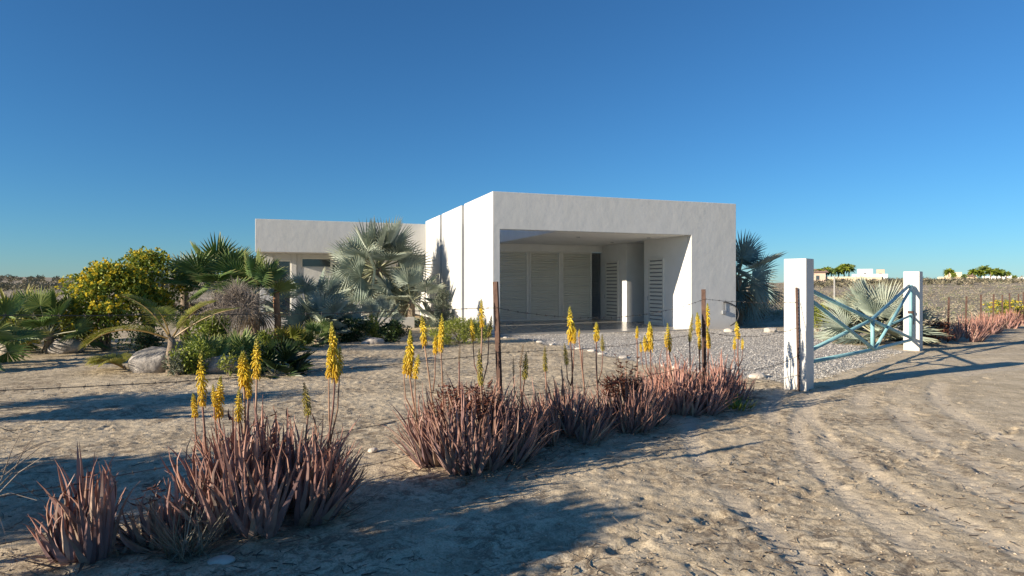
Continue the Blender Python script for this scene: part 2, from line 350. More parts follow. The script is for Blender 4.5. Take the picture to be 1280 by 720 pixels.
# ---------------------------------------------------------------- house
HA = math.atan2(.337, .941)
house = thing('modern_house', 'flat-roofed white stucco house with an open carport and a lower wing', 'house', (-.6, 19.9, 0), HA)
def hbox(name, boxes, mat, parent=None, bevel=.012, smooth=False):
    b = MB()
    for lo, hi in boxes: b.box(lo, hi)
    return b.build(name, M[mat], parent or house, bevel=bevel)
Z1 = 4.53
# front wall as one welded frame with its opening
def frame_mesh(name, outer, inner, y0, y1, mat):
    (a0, b0, a1, b1), (c0, d0, c1, d1) = outer, inner
    P = [(a0, b0), (c0, b0), (c0, d1), (c1, d1), (c1, b0), (a1, b0), (a1, b1), (a0, b1)]
    b = MB(); n = len(P)
    b.add([(x, y0, z) for x, z in P]+[(x, y1, z) for x, z in P],
          [tuple(range(n)), tuple(range(2*n-1, n-1, -1))]+[(i, i+n, (i+1) % n+n, (i+1) % n) for i in range(n)])
    return b.build(name, M[mat], house, bevel=.012)
frame_mesh('front_wall', (0, -.15, 9.25, Z1), (.237, 0, 7.34, 3.35), 0, .25, 'stucco')
for d0, d1 in ((.25, 3.35), (3.75, 6.86), (7.2, 10.05)):
    hbox('side_wall_panel', [((0, d0, -.15), (.237, d1, Z1))], 'stucco')
hbox('right_wall', [((9.0, .25, -.15), (9.25, 10.05, Z1))], 'stucco')
hbox('ceiling', [((2.3, .25, 3.35), (9.0, 6.65, 4.25))], 'white_paint')
hbox('interior_wall', [((7.34, .25, -.1), (7.6, 3.13, 3.35))], 'white_paint')
hbox('interior_wall', [((7.34, 4.5, -.1), (9.0, 6.65, 3.35))], 'white_paint')
hbox('roof', [((.237, 6.85, 4.1), (9.0, 10.05, 4.3)), ((-7.3, 10.31, 4.0), (9.25, 18, 4.2))], 'stucco')
hbox('back_wall', [((.237, 6.65, 3.05), (7.34, 6.85, 4.3)), ((7.34, 6.65, -.1), (9.0, 6.85, 4.3)), ((.237, 6.65, 0), (.9, 6.85, 3.05))], 'white_paint')
hbox('beam', [((.237, 6.55, 3.50), (2.3, 6.646, 3.58))], 'stucco')
hbox('floor', [((-.02, -.16, -.12), (7.9, 6.66, .055)), ((7.9, 3.13, -.12), (9.0, 4.5, .055))], 'slab', bevel=.01)
def shutter(t0, t1, z0, z1, y, mat, frame=.06, pitch=.10, nm='shutter'):
    fr_ = hbox(nm, [((t0, y-.05, z0), (t0+frame, y+.05, z1)), ((t1-frame, y-.05, z0), (t1, y+.05, z1)), ((t0+frame, y-.05, z1-frame), (t1-frame, y+.05, z1)), ((t0+frame, y-.05, z0), (t1-frame, y+.05, z0+frame*1.5))], 'frame' if mat == 'shutter' else mat, bevel=.004)
    b = MB(); z = z0+frame*1.5
    while z+pitch < z1-frame:
        x0, x1 = t0+frame, t1-frame
        b.add([(x0, y+.02, z+pitch*.98), (x1, y+.02, z+pitch*.98), (x1, y-.05, z+.034), (x0, y-.05, z+.034), (x0, y-.045, z+.02), (x1, y-.045, z+.02), (x1, y+.03, z+pitch*.9), (x0, y+.03, z+pitch*.9)],
              [(0, 3, 2, 1), (3, 4, 5, 2), (4, 7, 6, 5)]); z += pitch
    b.box((t0+frame, y+.06, z0), (t1-frame, y+.07, z1))
    b.build('slats', M[mat], fr_)
for t0, t1 in ((.9, 2.32), (2.35, 3.76), (3.84, 5.27), (5.37, 6.82)): shutter(t0, t1, .055, 3.05, 6.72, 'shutter')
shutter(6.84, 7.34, .055, 3.05, 6.95, 'shutter_dark')
hbox('mullion', [((2.32, 6.70, .055), (2.35, 6.8, 3.05)), ((3.76, 6.70, .055), (3.84, 6.8, 3.05)), ((5.27, 6.70, .055), (5.37, 6.8, 3.05)), ((6.82, 6.70, .055), (6.84, 7.0, 3.05))], 'frame', bevel=.004)
def louvre_door(d0, d1, z1):
    T = 7.34; f = .07
    fo = hbox('louvred_door', [((T-.06, d0, .058), (T-.002, d0+f, z1)), ((T-.06, d1-f, .058), (T-.002, d1, z1)), ((T-.06, d0+f, z1-f), (T-.002, d1-f, z1)), ((T-.06, d0+f, .058), (T-.002, d1-f, .13))], 'frame', bevel=.004)
    b = MB(); z = .13; pt = .15
    q_ = MB(); q_.box((T-.012, d0+f, .13), (T-.002, d1-f, z1-f)); q_.build('backing', M['shutter_dark'], fo)  # dark panel: shade in the gaps between slats put into its colour
    while z+pt < z1-f:
        b.add([(T-.014, d0+f, z+pt*.8), (T-.014, d1-f, z+pt*.8), (T-.06, d1-f, z+.03), (T-.06, d0+f, z+.03), (T-.055, d0+f, z+.01), (T-.055, d1-f, z+.01), (T-.014, d1-f, z+pt*.65), (T-.014, d0+f, z+pt*.65)],
              [(0, 1, 2, 3), (3, 2, 5, 4), (4, 5, 6, 7)]); z += pt
    b.build('slats', M['shutter'], fo)
    q_ = MB(); q_.tube([(T-.09, d1-.035, 1.0), (T-.09, d1-.035, 1.16)], .009, 8); q_.box((T-.09, d1-.04, 1.0), (T-.06, d1-.03, 1.012)); q_.box((T-.09, d1-.04, 1.148), (T-.06, d1-.03, 1.16)); q_.build('handle', M['grey_box'], fo)
louvre_door(1.68, 2.74, 2.62); louvre_door(5.15, 6.3, 2.62)
for t, d in ((4.0, 2.2), (6.6, 1.6), (6.6, 4.4)):
    b = MB(); b.tube([(t, d, 3.352), (t, d, 3.335)], .07, 14); b.build('ceiling_light', M['grey_box'], house)
hbox('slit_sun_blocker', [((.24, 3.2, 3.9), (.34, 3.9, 4.5))], 'stucco')  # unseen block added behind the slit to keep sun off the ceiling side
hbox('backing', [((6.8, 7.05, -.1), (7.6, 7.1, 3.05))], 'shutter_dark')
hbox('side_wall_panel', [((0, 10.315, -.1), (.237, 17.69, 4.3))], 'stucco')
# wing
hbox('fascia', [((-7.3, 10.05, 3.0), (-.003, 10.31, 4.40))], 'stucco')
hbox('soffit', [((-7.3, 10.312, 3.0), (-.003, 18, 3.15))], 'stucco')
hbox('fascia', [((-7.298, 10.312, 3.15), (-7.05, 18, 4.398))], 'stucco')
hbox('wing_wall', [((-7.15, 11.3, -.1), (-6.62, 11.6, 2.998)), ((-5.85, 11.3, -.1), (-5.62, 11.6, 2.998)), ((-5.62, 11.35, -.1), (-5.42, 11.6, 2.998)), ((-5.42, 11.35, -.1), (-4.1, 11.6, 2.38)), ((-5.42, 11.35, 2.82), (-4.1, 11.6, 2.998)), ((-4.1, 11.35, -.1), (-.02, 11.6, .9)), ((-4.1, 11.35, 2.6), (-.02, 11.6, 2.998)), ((-6.62, 11.35, 2.7), (-5.85, 11.6, 2.998)), ((-1.9, 11.35, .9), (-1.2, 11.6, 2.6))], 'stucco')
for t0, t1, z0, z1 in ((-6.62, -5.85, .0, 2.7), (-5.42, -4.1, 2.38, 2.82), (-4.1, -1.9, .9, 2.6), (-1.2, -.02, .9, 2.6)):
    w_ = hbox('window', [((t0, 11.4, z0), (t0+.05, 11.5, z1)), ((t1-.05, 11.4, z0), (t1, 11.5, z1)), ((t0+.05, 11.4, z1-.05), (t1-.05, 11.5, z1)), ((t0+.05, 11.4, z0), (t1-.05, 11.5, z0+.05))], 'frame', bevel=.003)
    hbox('pane', [((t0+.05, 11.44, z0+.05), (t1-.05, 11.46, z1-.05))], 'glass', w_, bevel=0)
hbox('terrace', [((-7.4, 10.0, -.1), (-.003, 11.35, .12)), ((-7.4, 11.6, -.1), (0, 18, .1))], 'concrete')
hbox('rear_wall', [((-7.04, 17.7, .1), (9.24, 17.95, 3.0))], 'stucco')
# conduit, small box and cast-shadow arc built as dark tube on the right pier
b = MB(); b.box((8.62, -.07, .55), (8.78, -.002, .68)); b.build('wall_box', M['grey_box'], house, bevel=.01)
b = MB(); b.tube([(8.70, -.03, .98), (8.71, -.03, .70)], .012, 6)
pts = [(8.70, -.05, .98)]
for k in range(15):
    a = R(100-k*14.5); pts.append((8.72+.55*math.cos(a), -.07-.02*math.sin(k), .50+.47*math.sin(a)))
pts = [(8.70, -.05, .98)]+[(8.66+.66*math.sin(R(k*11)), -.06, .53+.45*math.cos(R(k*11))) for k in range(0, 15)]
b.tube(pts, .022, 7); b.build('shadow_arc_and_conduit', M['shadow_arc_and_conduit'], house, smooth=True)

# low garden wall, kerb and terrace box
gw = MB(); gw.box((0, 0, -.1), (7.0, .25, .40)); o = gw.build('garden_wall', M['stucco'], bevel=.01); o.location = (-10.2, 21.2, 0); o.rotation_euler = (0, 0, HA)
tag(o, 'low white garden wall behind the palms and in front of the wing', 'wall')
kb = MB(); kb.box((0, 0, -.1), (4.6, .9, .16)); o = kb.build('concrete_kerb', M['concrete'], bevel=.02); o.location = (10.4, 21.4, 0); o.rotation_euler = (0, 0, -.03)
tag(o, 'low grey concrete edge seen through the blue gate', 'kerb')
pb = thing('planter_box', 'brown timber box on the terrace beside the long side wall', 'box', on(505, 27.4, 0), HA)
q = MB(); q.box((-.42, -.3, .13), (.42, .3, .90)); q.build('body', M['brown'], pb, bevel=.01)
q = MB(); q.box((-.46, -.34, .902), (.46, .34, .94)); q.build('rim', M['frame'], pb, bevel=.008)
rp = MB(); rp.add([(0, 0, 0), (3.0, 0, .0), (3.0, .25, 0), (0, .25, 0), (0, 0, .95), (3.0, 0, .15), (3.0, .25, .15), (0, .25, .95)], [(0, 3, 2, 1), (4, 5, 6, 7), (0, 1, 5, 4), (1, 2, 6, 5), (2, 3, 7, 6), (3, 0, 4, 7)])
o = rp.build('stair_wall', M['stucco'], bevel=.01); o.location = on(452, 26.9, 0); o.rotation_euler = (0, 0, HA); tag(o, 'sloping pale stair wall behind the splayed grey palm stalks', 'wall')

# ---------------------------------------------------------------- gate pillars and gate
GA = math.atan2(5.45, 5.2)
P1 = V(4.43, 9.82, 0); P2 = V(9.66, 15.32, 0)
def pillar(p, h, label, s=.335):
    b = MB(); b.box((-s/2, -s/2, -.25), (s/2, s/2, h))
    o = b.build('gate_pillar', M['stucco'], bevel=.012); o.location = p; o.rotation_euler = (0, 0, GA); return tag(o, label, 'pillar', 'white pillars of the gate')
pillar(P1, 2.0, 'near white pillar, the larger one at the left end of the blue gate')
pillar(P2, 1.92, 'far white pillar, the smaller one at the right end of the blue gate', .34)
gd = V(math.cos(GA), math.sin(GA), 0); gn = V(math.sin(GA), -math.cos(GA), 0)
g0 = P1+gd*.18; g1 = P2-gd*.30; GL = (g1-g0).length
gate = thing('pipe_gate', 'pale blue pipe gate with crossed bars hung between two white pillars', 'gate', g0, GA)
def gp(u, z, off=0): return (u*GL, -.0+off, z)
def gbar(nm, a, r=.026, off=0.0, n=10):
    b = MB(); b.tube([gp(u, z, off) for u, z in a], r*1.12, n); return b.build(nm, M['blue'], gate, smooth=True)
gbar('diagonal_bar', [(0, 1.57), (.545, .89), (1, .34)], .03, .0)
gbar('diagonal_bar', [(0, 1.43), (.545, .31)], .028, -.03)
gbar('diagonal_bar', [(0, .50), (.545, .89), (1, 1.58)], .03, .03)
gbar('diagonal_bar', [(.55, .31), (1, 1.56)], .028, -.03)
gbar('bottom_rail', [(0, .37), (.545, .30), (1, .29)], .03)
gbar('centre_post', [(.545, .30), (.545, .89)], .034, .0)
gbar('end_post', [(1, .27), (1, 1.60)], .034, .0)
gbar('brace', [(.735, .74), (1, .87)], .022)
b = MB(); b.box((GL-.05, -.05, .92), (GL+.06, .05, .98)); b.tube([(GL+.03, -.03, .95), (GL+.10, -.05, .86), (GL+.12, -.04, .74), (GL+.06, -.04, .66)], .009, 6); b.build('latch', M['rust'], gate, bevel=.003)
for z in (1.57, 1.43, .50, .37):
    b = MB(); b.box((-.02, -.035, z-.03), (.03, .035, z+.03)); b.build('hinge', M['rust'], gate, bevel=.004)

# ---------------------------------------------------------------- fence posts and wires
def post(p, h, label, lean=(0, 0), group=None, notch=False, w_=.026):
    b = MB(); z0 = -.3; N = 12
    prof = [(-1, -.35), (-.25, -.3), (-.2, 1.0), (.2, 1.0), (.25, -.3), (1, -.35), (1, -.6), (-1, -.6)]
    vs_ = []; n = len(prof)
    for i in range(2):
        z = z0 if i == 0 else h
        for x, y in prof: vs_.append((x*w_, y*w_*.9, z))
    b.add(vs_, [(k, (k+1) % n, n+(k+1) % n, n+k) for k in range(n)]+[tuple(range(n-1, -1, -1)), tuple(range(n, 2*n))])
    if notch:
        z = .1
        while z < h-.03: b.box((-.012, .024, z), (.012, .036, z+.02)); z += .052
    o = b.build('fence_post', M['rust']); o.location = p; o.rotation_euler = (lean[0], lean[1], GA-1.57); return tag(o, label, 'fence post', group)
FP1 = on(628, 6.2); FP1.z = gz(FP1.x, FP1.y); FP2 = on(881.5, 8.55); FP0 = V(-3.25, 3.45, 0)
G1 = 'rusty posts of the barbed wire fence'
post(FP1, 1.62, 'rusty fence post standing in the largest middle aloe clump', (.0, -.055), G1, w_=.03)
post(FP2, 1.54, 'rusty fence post in the far pink aloes, in front of the white house wall', (0, -.012), G1, w_=.03)
FP3 = P1-gd*.21-gn*-.06+gn*.0
FP3 = P1-gd*.205+gn*.07
post(FP3, 1.56, 'notched rusty fence post against the near white gate pillar', (0, -.02), G1, True, w_=.017)
post(FP0, 1.62, 'rusty fence post beyond the left edge, at the end of the wires', (0, 0), G1)
post(P2+gd*.24+gn*.02, 1.6, 'dark fence post touching the far white gate pillar', (0, 0), G1)
def wire(name, pts, label, r=.0028, barbs=True, group='barbed wire strands', sp=.13):
    b = MB(); b.tube(pts, r, 5)
    if barbs:
        acc = 0
        for a, c in zip(pts, pts[1:]):
            a = Vector(a); c = Vector(c); L = (c-a).length; t = (c-a).normalized(); s = sp-acc
            while s < L:
                p = a+t*s; u = t.orthogonal().normalized(); u.rotate(Quaternion(t, rnd.uniform(0, 6.28))); v = t.cross(u)
                b.tube([p-u*.016-t*.004, p+u*.016+t*.004], r*.6, 3, cap=False); b.tube([p-v*.016+t*.006, p+v*.016], r*.6, 3, cap=False)
                b.tube([p-t*.008, p+t*.008], r*1.9, 4, cap=False); s += sp
            acc = (L-(s-sp)) if L > 0 else acc
    return tag(b.build(name, M['wire']), label, 'wire', group)
def sagline(a, b_, sag, n=14, j=.006):
    o = []
    for i in range(n+1):
        t = i/n; p = Vector(a).lerp(Vector(b_), t); p.z -= sag*4*t*(1-t)-rnd.uniform(-j, j)*(0 < i < n); o.append(p)
    return o
POST = [FP0, FP1, FP2, FP3]
ZS = [(1.44, 1.375, 1.41, 1.34), (1.01, .94, .97, .955), (.36, .50, .56, .54), (.10, .16, .26, .24)]
nm_ = ['topmost', 'second from the top', 'third from the top', 'lowest']
SG = [(.03, .17, .03), (.05, .06, .10), (.03, .05, .16), (.03, .04, .05)]
def ptop(i, z):
    o = V(0, 0, 0)
    if i == 1: o = V(-.055*z*math.cos(GA-1.57)*.9, 0, 0)
    p = POST[i]+o; p = Vector((p.x, p.y, z)); return p
for k in range(4):
    L = []
    for i in range(3): L += sagline(ptop(i, ZS[k][i]), ptop(i+1, ZS[k][i+1]), SG[k][i], 16)[(1 if i else 0):]
    e = P1-gd*.19+gn*-.16; L += sagline(L[-1], (e.x, e.y, ZS[k][3]-.03), .02, 4)[1:] if 0 else []
    wire('barbed_wire', L, nm_[k]+' barbed wire strand along the aloes to the near pillar')
# right-hand fence
G2 = 'rusty posts of the fence right of the gate'
S2 = [2.5, 4.2, 6.0, 7.65, 9.2, 10.6, 12.0, 13.4]
ordn = ['first', 'second', 'third', 'fourth', 'fifth', 'sixth', 'seventh', 'eighth']
RP = []
for i, s in enumerate(S2):
    p = V(9.7+s, 15.3+s, 0); p.z = gz(p.x, p.y); RP.append(p)
    post(p, rnd.uniform(1.18, 1.3), ordn[i]+' thin rusty post right of the far white pillar', (rnd.uniform(-.02, .02), rnd.uniform(-.03, .03)), G2, w_=.026)
for k, z in enumerate((1.1, .8, .5)):
    L = [V(9.85, 15.5, z+.2)]
    for p in RP: L += sagline(L[-1], (p.x, p.y, p.z+z), .03, 5)[1:]
    wire('fence_wire', L, ['top', 'middle', 'bottom'][k]+' wire of the fence right of the far pillar', .0035, False, 'wires of the fence right of the gate')

# ---------------------------------------------------------------- aloes
def blade(b, p0, d0, L, w0, curl, rv, seg=7, thick=.3, twist=0, tipr=.04):
    d = Vector(d0).normalized(); side = d.cross(V(0, 0, 1))
    side = side.normalized() if side.length > .05 else V(1, 0, 0)
    side.rotate(Quaternion(d, twist)); p = Vector(p0); vs_ = []; al = []
    ax = side.copy(); wob = rnd.uniform(-.2, .2)
    for i in range(seg+1):
        t = i/seg; w_ = w0*(1-t)**.85*(1+.3*math.sin(min(t*2.5, 1)*math.pi)) if t < .999 else w0*tipr
        nrm = side.cross(d).normalized(); e = w_*.5
        vs_ += [p-side*e+nrm*e*.25, p+nrm*e*.02, p+side*e+nrm*e*.25, p-nrm*e*2*thick]; al += [t]*4
        p = p+d*(L/seg); d.rotate(Quaternion(ax, curl*(.1+2.6*t*t)/seg)); d.rotate(Quaternion(V(0, 0, 1), wob/seg*3)); side = (side-d*side.dot(d)).normalized()
    fs = []
    for i in range(seg):
        for k in range(4): fs.append((i*4+k, i*4+(k+1) % 4, (i+1)*4+(k+1) % 4, (i+1)*4+k))
    b.add(vs_, fs, rv, al)
def aloe_leaves(b, cx, cy, R_, Hh, nros, nleaf, z0=0, w0=.05, lean=.0, spread=1.0, seg=7):
    for k in range(nros):
        a = rnd.uniform(0, 6.283); q = math.sqrt(rnd.random())*R_*.72; x = cx+q*math.cos(a); y = cy+q*math.sin(a)*.9
        out = V(math.cos(a), math.sin(a), 0)*(q/R_)
        hs = (1-.42*(q/R_)**2)*rnd.uniform(.8, 1.12)
        base = z0+gz(x, y)-.03+(.10 if q < R_*.4 else 0)
        for j in range(nleaf):
            th = j*2.399+rnd.uniform(-.3, .3); ti = R(5+spread*34*(j/nleaf)**.9+rnd.uniform(-6, 6))
            d = V(math.cos(th)*math.sin(ti), math.sin(th)*math.sin(ti), math.cos(ti))+out*.6*spread+V(lean, 0, 0)
            L = Hh*hs*rnd.uniform(.78, 1.1)*(1-.15*j/nleaf)
            blade(b, (x+.025*math.cos(th), y+.025*math.sin(th), base+.06*(1-j/nleaf)), d, L, w0*rnd.uniform(.75, 1.15),
                  rnd.gauss(-.25 if rnd.random() < .68 else 1.5, .55), min(1, max(0, rnd.gauss(.5, .28))), seg, twist=rnd.uniform(-.3, .3))
def litter_leaves(b, cx, cy, R_, n, Lr=(.15, .4), w0=.02):
    for k in range(n):
        a = rnd.uniform(0, 6.28); q = R_*rnd.uniform(.55, 1.1); x = cx+q*math.cos(a); y = cy+q*math.sin(a)
        th = a+rnd.gauss(0, .9); d = V(math.cos(th), math.sin(th), rnd.uniform(.0, .5))
        blade(b, (x, y, gz(x, y)+.015), d, rnd.uniform(*Lr), w0*rnd.uniform(.5, 1.2), rnd.gauss(1.2, .8), rnd.random(), 5, .12)
def head_mesh(name, mat, n, seed, slim=1.0):
    r = random.Random(seed); b = MB(); ga = 2.39996
    b.tube([(0, 0, -.02), (0, 0, .5), (0, 0, .97)], [.07*slim, .06*slim, .012], 6, .3)
    for k in range(n):
        if r.random() < .07: continue
        t = (k+.5)/n; z = t**.9; th = k*ga+r.uniform(-.15, .15)
        prof = (1 if t < .45 else max(.16, 1-((t-.45)/.55)**1.15*.9))*(1 if t > .08 else .75)
        L = .19*prof*slim*r.uniform(.65, 1.3)+.02; dz = -.9+1.75*t**1.6   # droop at the base, upright buds at the top
        o = V(math.cos(th), math.sin(th), 0); d = (o+V(0, 0, dz)).normalized()
        p0 = V(0, 0, z)+o*.05*prof; p1 = p0+d*L*.55+o*.02; p2 = p0+(d+V(0, 0, -.25*(1-t))).normalized()*L
        rr = .030*(.55+.45*prof)*slim
        b.tube([p0, p1, p2], [rr*.6, rr, rr*.75], 5, r.random())
        for i in range(15): b.a[-1-i] = t
    me_ = b.build(name, mat); m2 = me_.data; bpy.data.objects.remove(me_); return m2
HEADS = {'y': [head_mesh('flower_head', M['flower'], 120, 1), head_mesh('flower_head', M['flower'], 100, 2, .85), head_mesh('flower_head', M['flower'], 84, 7, 1.0), head_mesh('flower_head', M['flower'], 74, 9, .8)],
         'g': [head_mesh('flower_head', M['bud'], 90, 3, .75)], 'd': [head_mesh('flower_head', M['deadhead'], 60, 4, .5)]}
def spike(par, heads, root, Y):
    """heads: (px, top, bottom, kind); the first carries the main stalk, others branch off it"""
    b = MB(); main = None; hs = []
    for k, (px, yt, yb, kd) in enumerate(heads):
        Yk = Y+rnd.uniform(-.06, .06) if k else Y
        top = at(px, yt, Yk); bot = at(px, yb, Yk); hs.append((top, bot, kd))
        if k == 0:
            r0 = Vector(root); mid = r0.lerp(bot, .5)+V(rnd.uniform(-.02, .02), rnd.uniform(-.02, .02), 0)
            main = [r0, r0.lerp(mid, .5)+V(rnd.uniform(-.01, .01), 0, 0), mid, mid.lerp(bot, .5)+V(rnd.uniform(-.008, .008), 0, 0), bot]
            b.tube(main, [.011, .010, .009, .008, .007], 6)
        else:
            j = r0.lerp(main[-1], .45+.1*rnd.random()); e = bot+V(0, 0, -.05)
            b.tube([j, j.lerp(e, .55)+V((e.x-j.x)*.3, 0, -.02), e, bot], [.006, .006, .005, .005], 5)
    st = b.build('flower_spike', M['stalk'], par, smooth=True)
    for top, bot, kd in hs:
        mesh = rnd.choice(HEADS[kd]); o = bpy.data.objects.new('flower_head', mesh); col.objects.link(o); o.parent = st
        h = (top-bot).length*rnd.uniform(.94, 1.05); ax = (top-bot).normalized(); o.location = bot
        wv = min(h*.70, .18)*rnd.uniform(.82, 1.15)*(1 if kd == 'y' else .9); o.scale = (wv, wv, h)
        o.rotation_euler = (rnd.gauss(0, .06), rnd.gauss(0, .06), rnd.uniform(0, 6))
GAl = 'aloe clumps along the barbed wire fence'
def clump(label, c, R_, Hh, nros, nleaf, spikes=(), mat='aloe', w0=.05, lit=40, red=0, **kw):
    t = thing('aloe_plant', label, 'aloe', (0, 0, 0), 0, GAl)
    b = MB(); aloe_leaves(b, c[0], c[1], R_, Hh, nros, nleaf, w0=w0, **kw); b.build('leaves', M[mat], t)
    if lit:
        b = MB(); litter_leaves(b, c[0], c[1], R_, lit); b.build('dead_leaves', M['drytan'], t)
    if red:
        b = MB()
        for k in range(red):
            a = rnd.uniform(0, 6.28); q = R_*.42*math.sqrt(rnd.random()); x = c[0]-.08+q*math.cos(a); y = c[1]+q*math.sin(a); z = Hh*rnd.uniform(.62, 1.0)
            th = rnd.uniform(0, 6.28); blade(b, (x, y, z), V(math.cos(th), math.sin(th), rnd.uniform(-.3, .7)), rnd.uniform(.05, .13), .025, rnd.uniform(2, 4), rnd.random(), 4, .15)
        b.build('dried_leaves', M['dryred'], t)
    for Ys, rx, hd in spikes:
        r = on(rx, Ys); r.z = gz(r.x, r.y)+.05; spike(t, hd, r, Ys)
    for ch in t.children: pass
    return t
def bx(px, Y): return ((px-640)/F*Y, Y)
clump('small dark mauve aloe clump nearest the bottom left corner', bx(115, 3.75), .22, .50, 14, 8, w0=.056, lit=34, spread=.5, red=14)
clump('low arching brown aloe clump between the two left-hand aloes', bx(205, 3.98), .26, .34, 9, 9, w0=.055, lit=30, spread=1.3, red=14)
clump('big mauve aloe clump at left under the tallest group of yellow flowers', bx(332, 4.3), .56, .70, 40, 12, w0=.062, lit=80, spread=.9, red=26, spikes=[
    (4.25, 268, [(253, 442, 506, 'y'), (244, 490, 521, 'y')]), (4.5, 290, [(273, 473, 521, 'y'), (268, 479, 508, 'y')]), (4.45, 300, [(298, 486, 526, 'y')]),
    (4.5, 315, [(305, 437, 482, 'y'), (310, 455, 496, 'y')]), (4.35, 318, [(321, 420, 473, 'y')]), (4.5, 380, [(385, 477, 518, 'g')]),
    (4.4, 408, [(419, 402, 471, 'y'), (411, 433, 471, 'y'), (424, 432, 468, 'y')])])
clump('largest mauve aloe clump, round the leaning rusty post', bx(590, 5.75), .68, .68, 64, 12, w0=.046, lit=100, red=230, spikes=[
    (5.5, 528, [(511.5, 411, 467, 'y'), (505, 440, 467, 'y'), (519, 443, 473, 'y')]), (6.0, 553, [(530.6, 393, 431, 'y'), (544, 418, 441, 'y')]), (5.9, 556, [(551, 391, 438, 'y')]),
    (5.6, 600, [(601, 438, 480, 'g')]), (6.2, 604, [(602.5, 372, 408, 'y'), (591.5, 396, 426, 'y'), (611, 395, 420, 'g')]),
    (5.9, 572, [(574, 432, 452, 'd')]), (6.3, 650, [(656, 441, 473, 'g'), (650.5, 430, 458, 'd'), (642, 447, 468, 'd')])])
clump('mauve aloe clump right of the leaning rusty post', bx(702, 6.6), .54, .52, 36, 11, w0=.044, lit=50, spikes=[
    (6.7, 684, [(681.7, 434, 463, 'g')]), (6.8, 714, [(713, 382, 426, 'y'), (717.5, 404, 428, 'y'), (708.5, 429, 455, 'g')]), (7.0, 735, [(723.5, 411, 421, 'y'), (728, 431, 437, 'd')]),
    (7.1, 748, [(745.5, 402, 426, 'y'), (753.5, 419, 438, 'g')]), (6.6, 705, [(702, 452, 462, 'd')])])
clump('reddish dry aloe clump in the middle of the row', bx(787, 7.2), .54, .54, 34, 11, mat='aloe', w0=.042, lit=40, red=330)
clump('pinkish aloe clump left of the second rusty post', bx(850, 8.2), .62, .66, 34, 11, mat='aloe_pink', w0=.046, lit=50, spikes=[
    (8.1, 800, [(796, 408, 422, 'y')]), (8.0, 818, [(813, 404, 436, 'y'), (807, 419, 438, 'y'), (801.5, 427, 440, 'y')]), (8.2, 840, [(837, 404, 438, 'y'), (833, 416, 433, 'y')]), (8.3, 861, [(862, 393, 426, 'g')]),
    (8.5, 874, [(873.5, 392, 418, 'y'), (875, 416, 436, 'y')]), (8.7, 886, [(884.5, 378, 407, 'y'), (886, 407, 434, 'y')])])
clump('pinkish aloe clump nearest the white gate pillar', bx(903, 9.0), .46, .52, 22, 10, mat='aloe_pink', w0=.044, lit=30, spikes=[
    (9.2, 924, [(922.6, 402, 423, 'y'), (918, 420, 436, 'y'), (928, 422, 436, 'y')])])
# dried broad-leaved weed among the aloes
wd_ = thing('dried_weed', 'dark dried weed with curled brown leaves above the reddish aloe', 'weed', on(782, 7.4))
b = MB(); b2 = MB()
for k in range(9):
    x = rnd.uniform(-.18, .18); top = V(x, rnd.uniform(-.1, .1), rnd.uniform(.55, .82)); b.tube([(0, 0, .1), top*.6, top], [.006, .005, .003], 5)
    for j in range(9):
        p = top*rnd.uniform(.7, 1.0); th = rnd.uniform(0, 6.28); blade(b2, p, V(math.cos(th), math.sin(th), rnd.uniform(-.4, .4)), rnd.uniform(.04, .08), .035, rnd.uniform(1, 3), rnd.random(), 4, .1)
b.build('stems', M['stem'], wd_); b2.build('leaves', M['dryred'], wd_)
# grass tuft between the front aloes
gt = MB()
c = bx(232, 3.72)
for k in range(120):
    th = rnd.uniform(0, 6.283); ti = R(rnd.uniform(35, 80)); x = c[0]+rnd.gauss(0, .05); y = c[1]+rnd.gauss(0, .04)
    blade(gt, (x, y, gz(x, y)), V(math.cos(th)*math.sin(ti), math.sin(th)*math.sin(ti)*.8, math.cos(ti)), rnd.uniform(.25, .6), .008, rnd.uniform(.6, 1.7), rnd.random(), 8, .1)
tag(gt.build('grass_tuft', M['grass']), 'arching tuft of thin silvery grass at the foot of the front aloes', 'grass tuft')
# small sprawling weeds
for (px, Yd, lab) in ((920, 8.15, 'tiny pale green weed at the right end of the aloe row'), (1090, 12.9+2.5, 'small dark green weed just behind the centre of the gate')):
    p = on(px, Yd); b = MB()
    for k in range(70):
        th = rnd.uniform(0, 6.28); q = rnd.uniform(0, .2); blade(b, (p.x+q*math.cos(th), p.y+q*math.sin(th), .02), V(math.cos(th), math.sin(th), rnd.uniform(.3, 1.6)), rnd.uniform(.08, .2), .025, 1, rnd.random(), 4, .1)
    tag(b.build('weed', M['yellowgreen' if px < 1000 else 'darkgreen']), lab, 'weed')

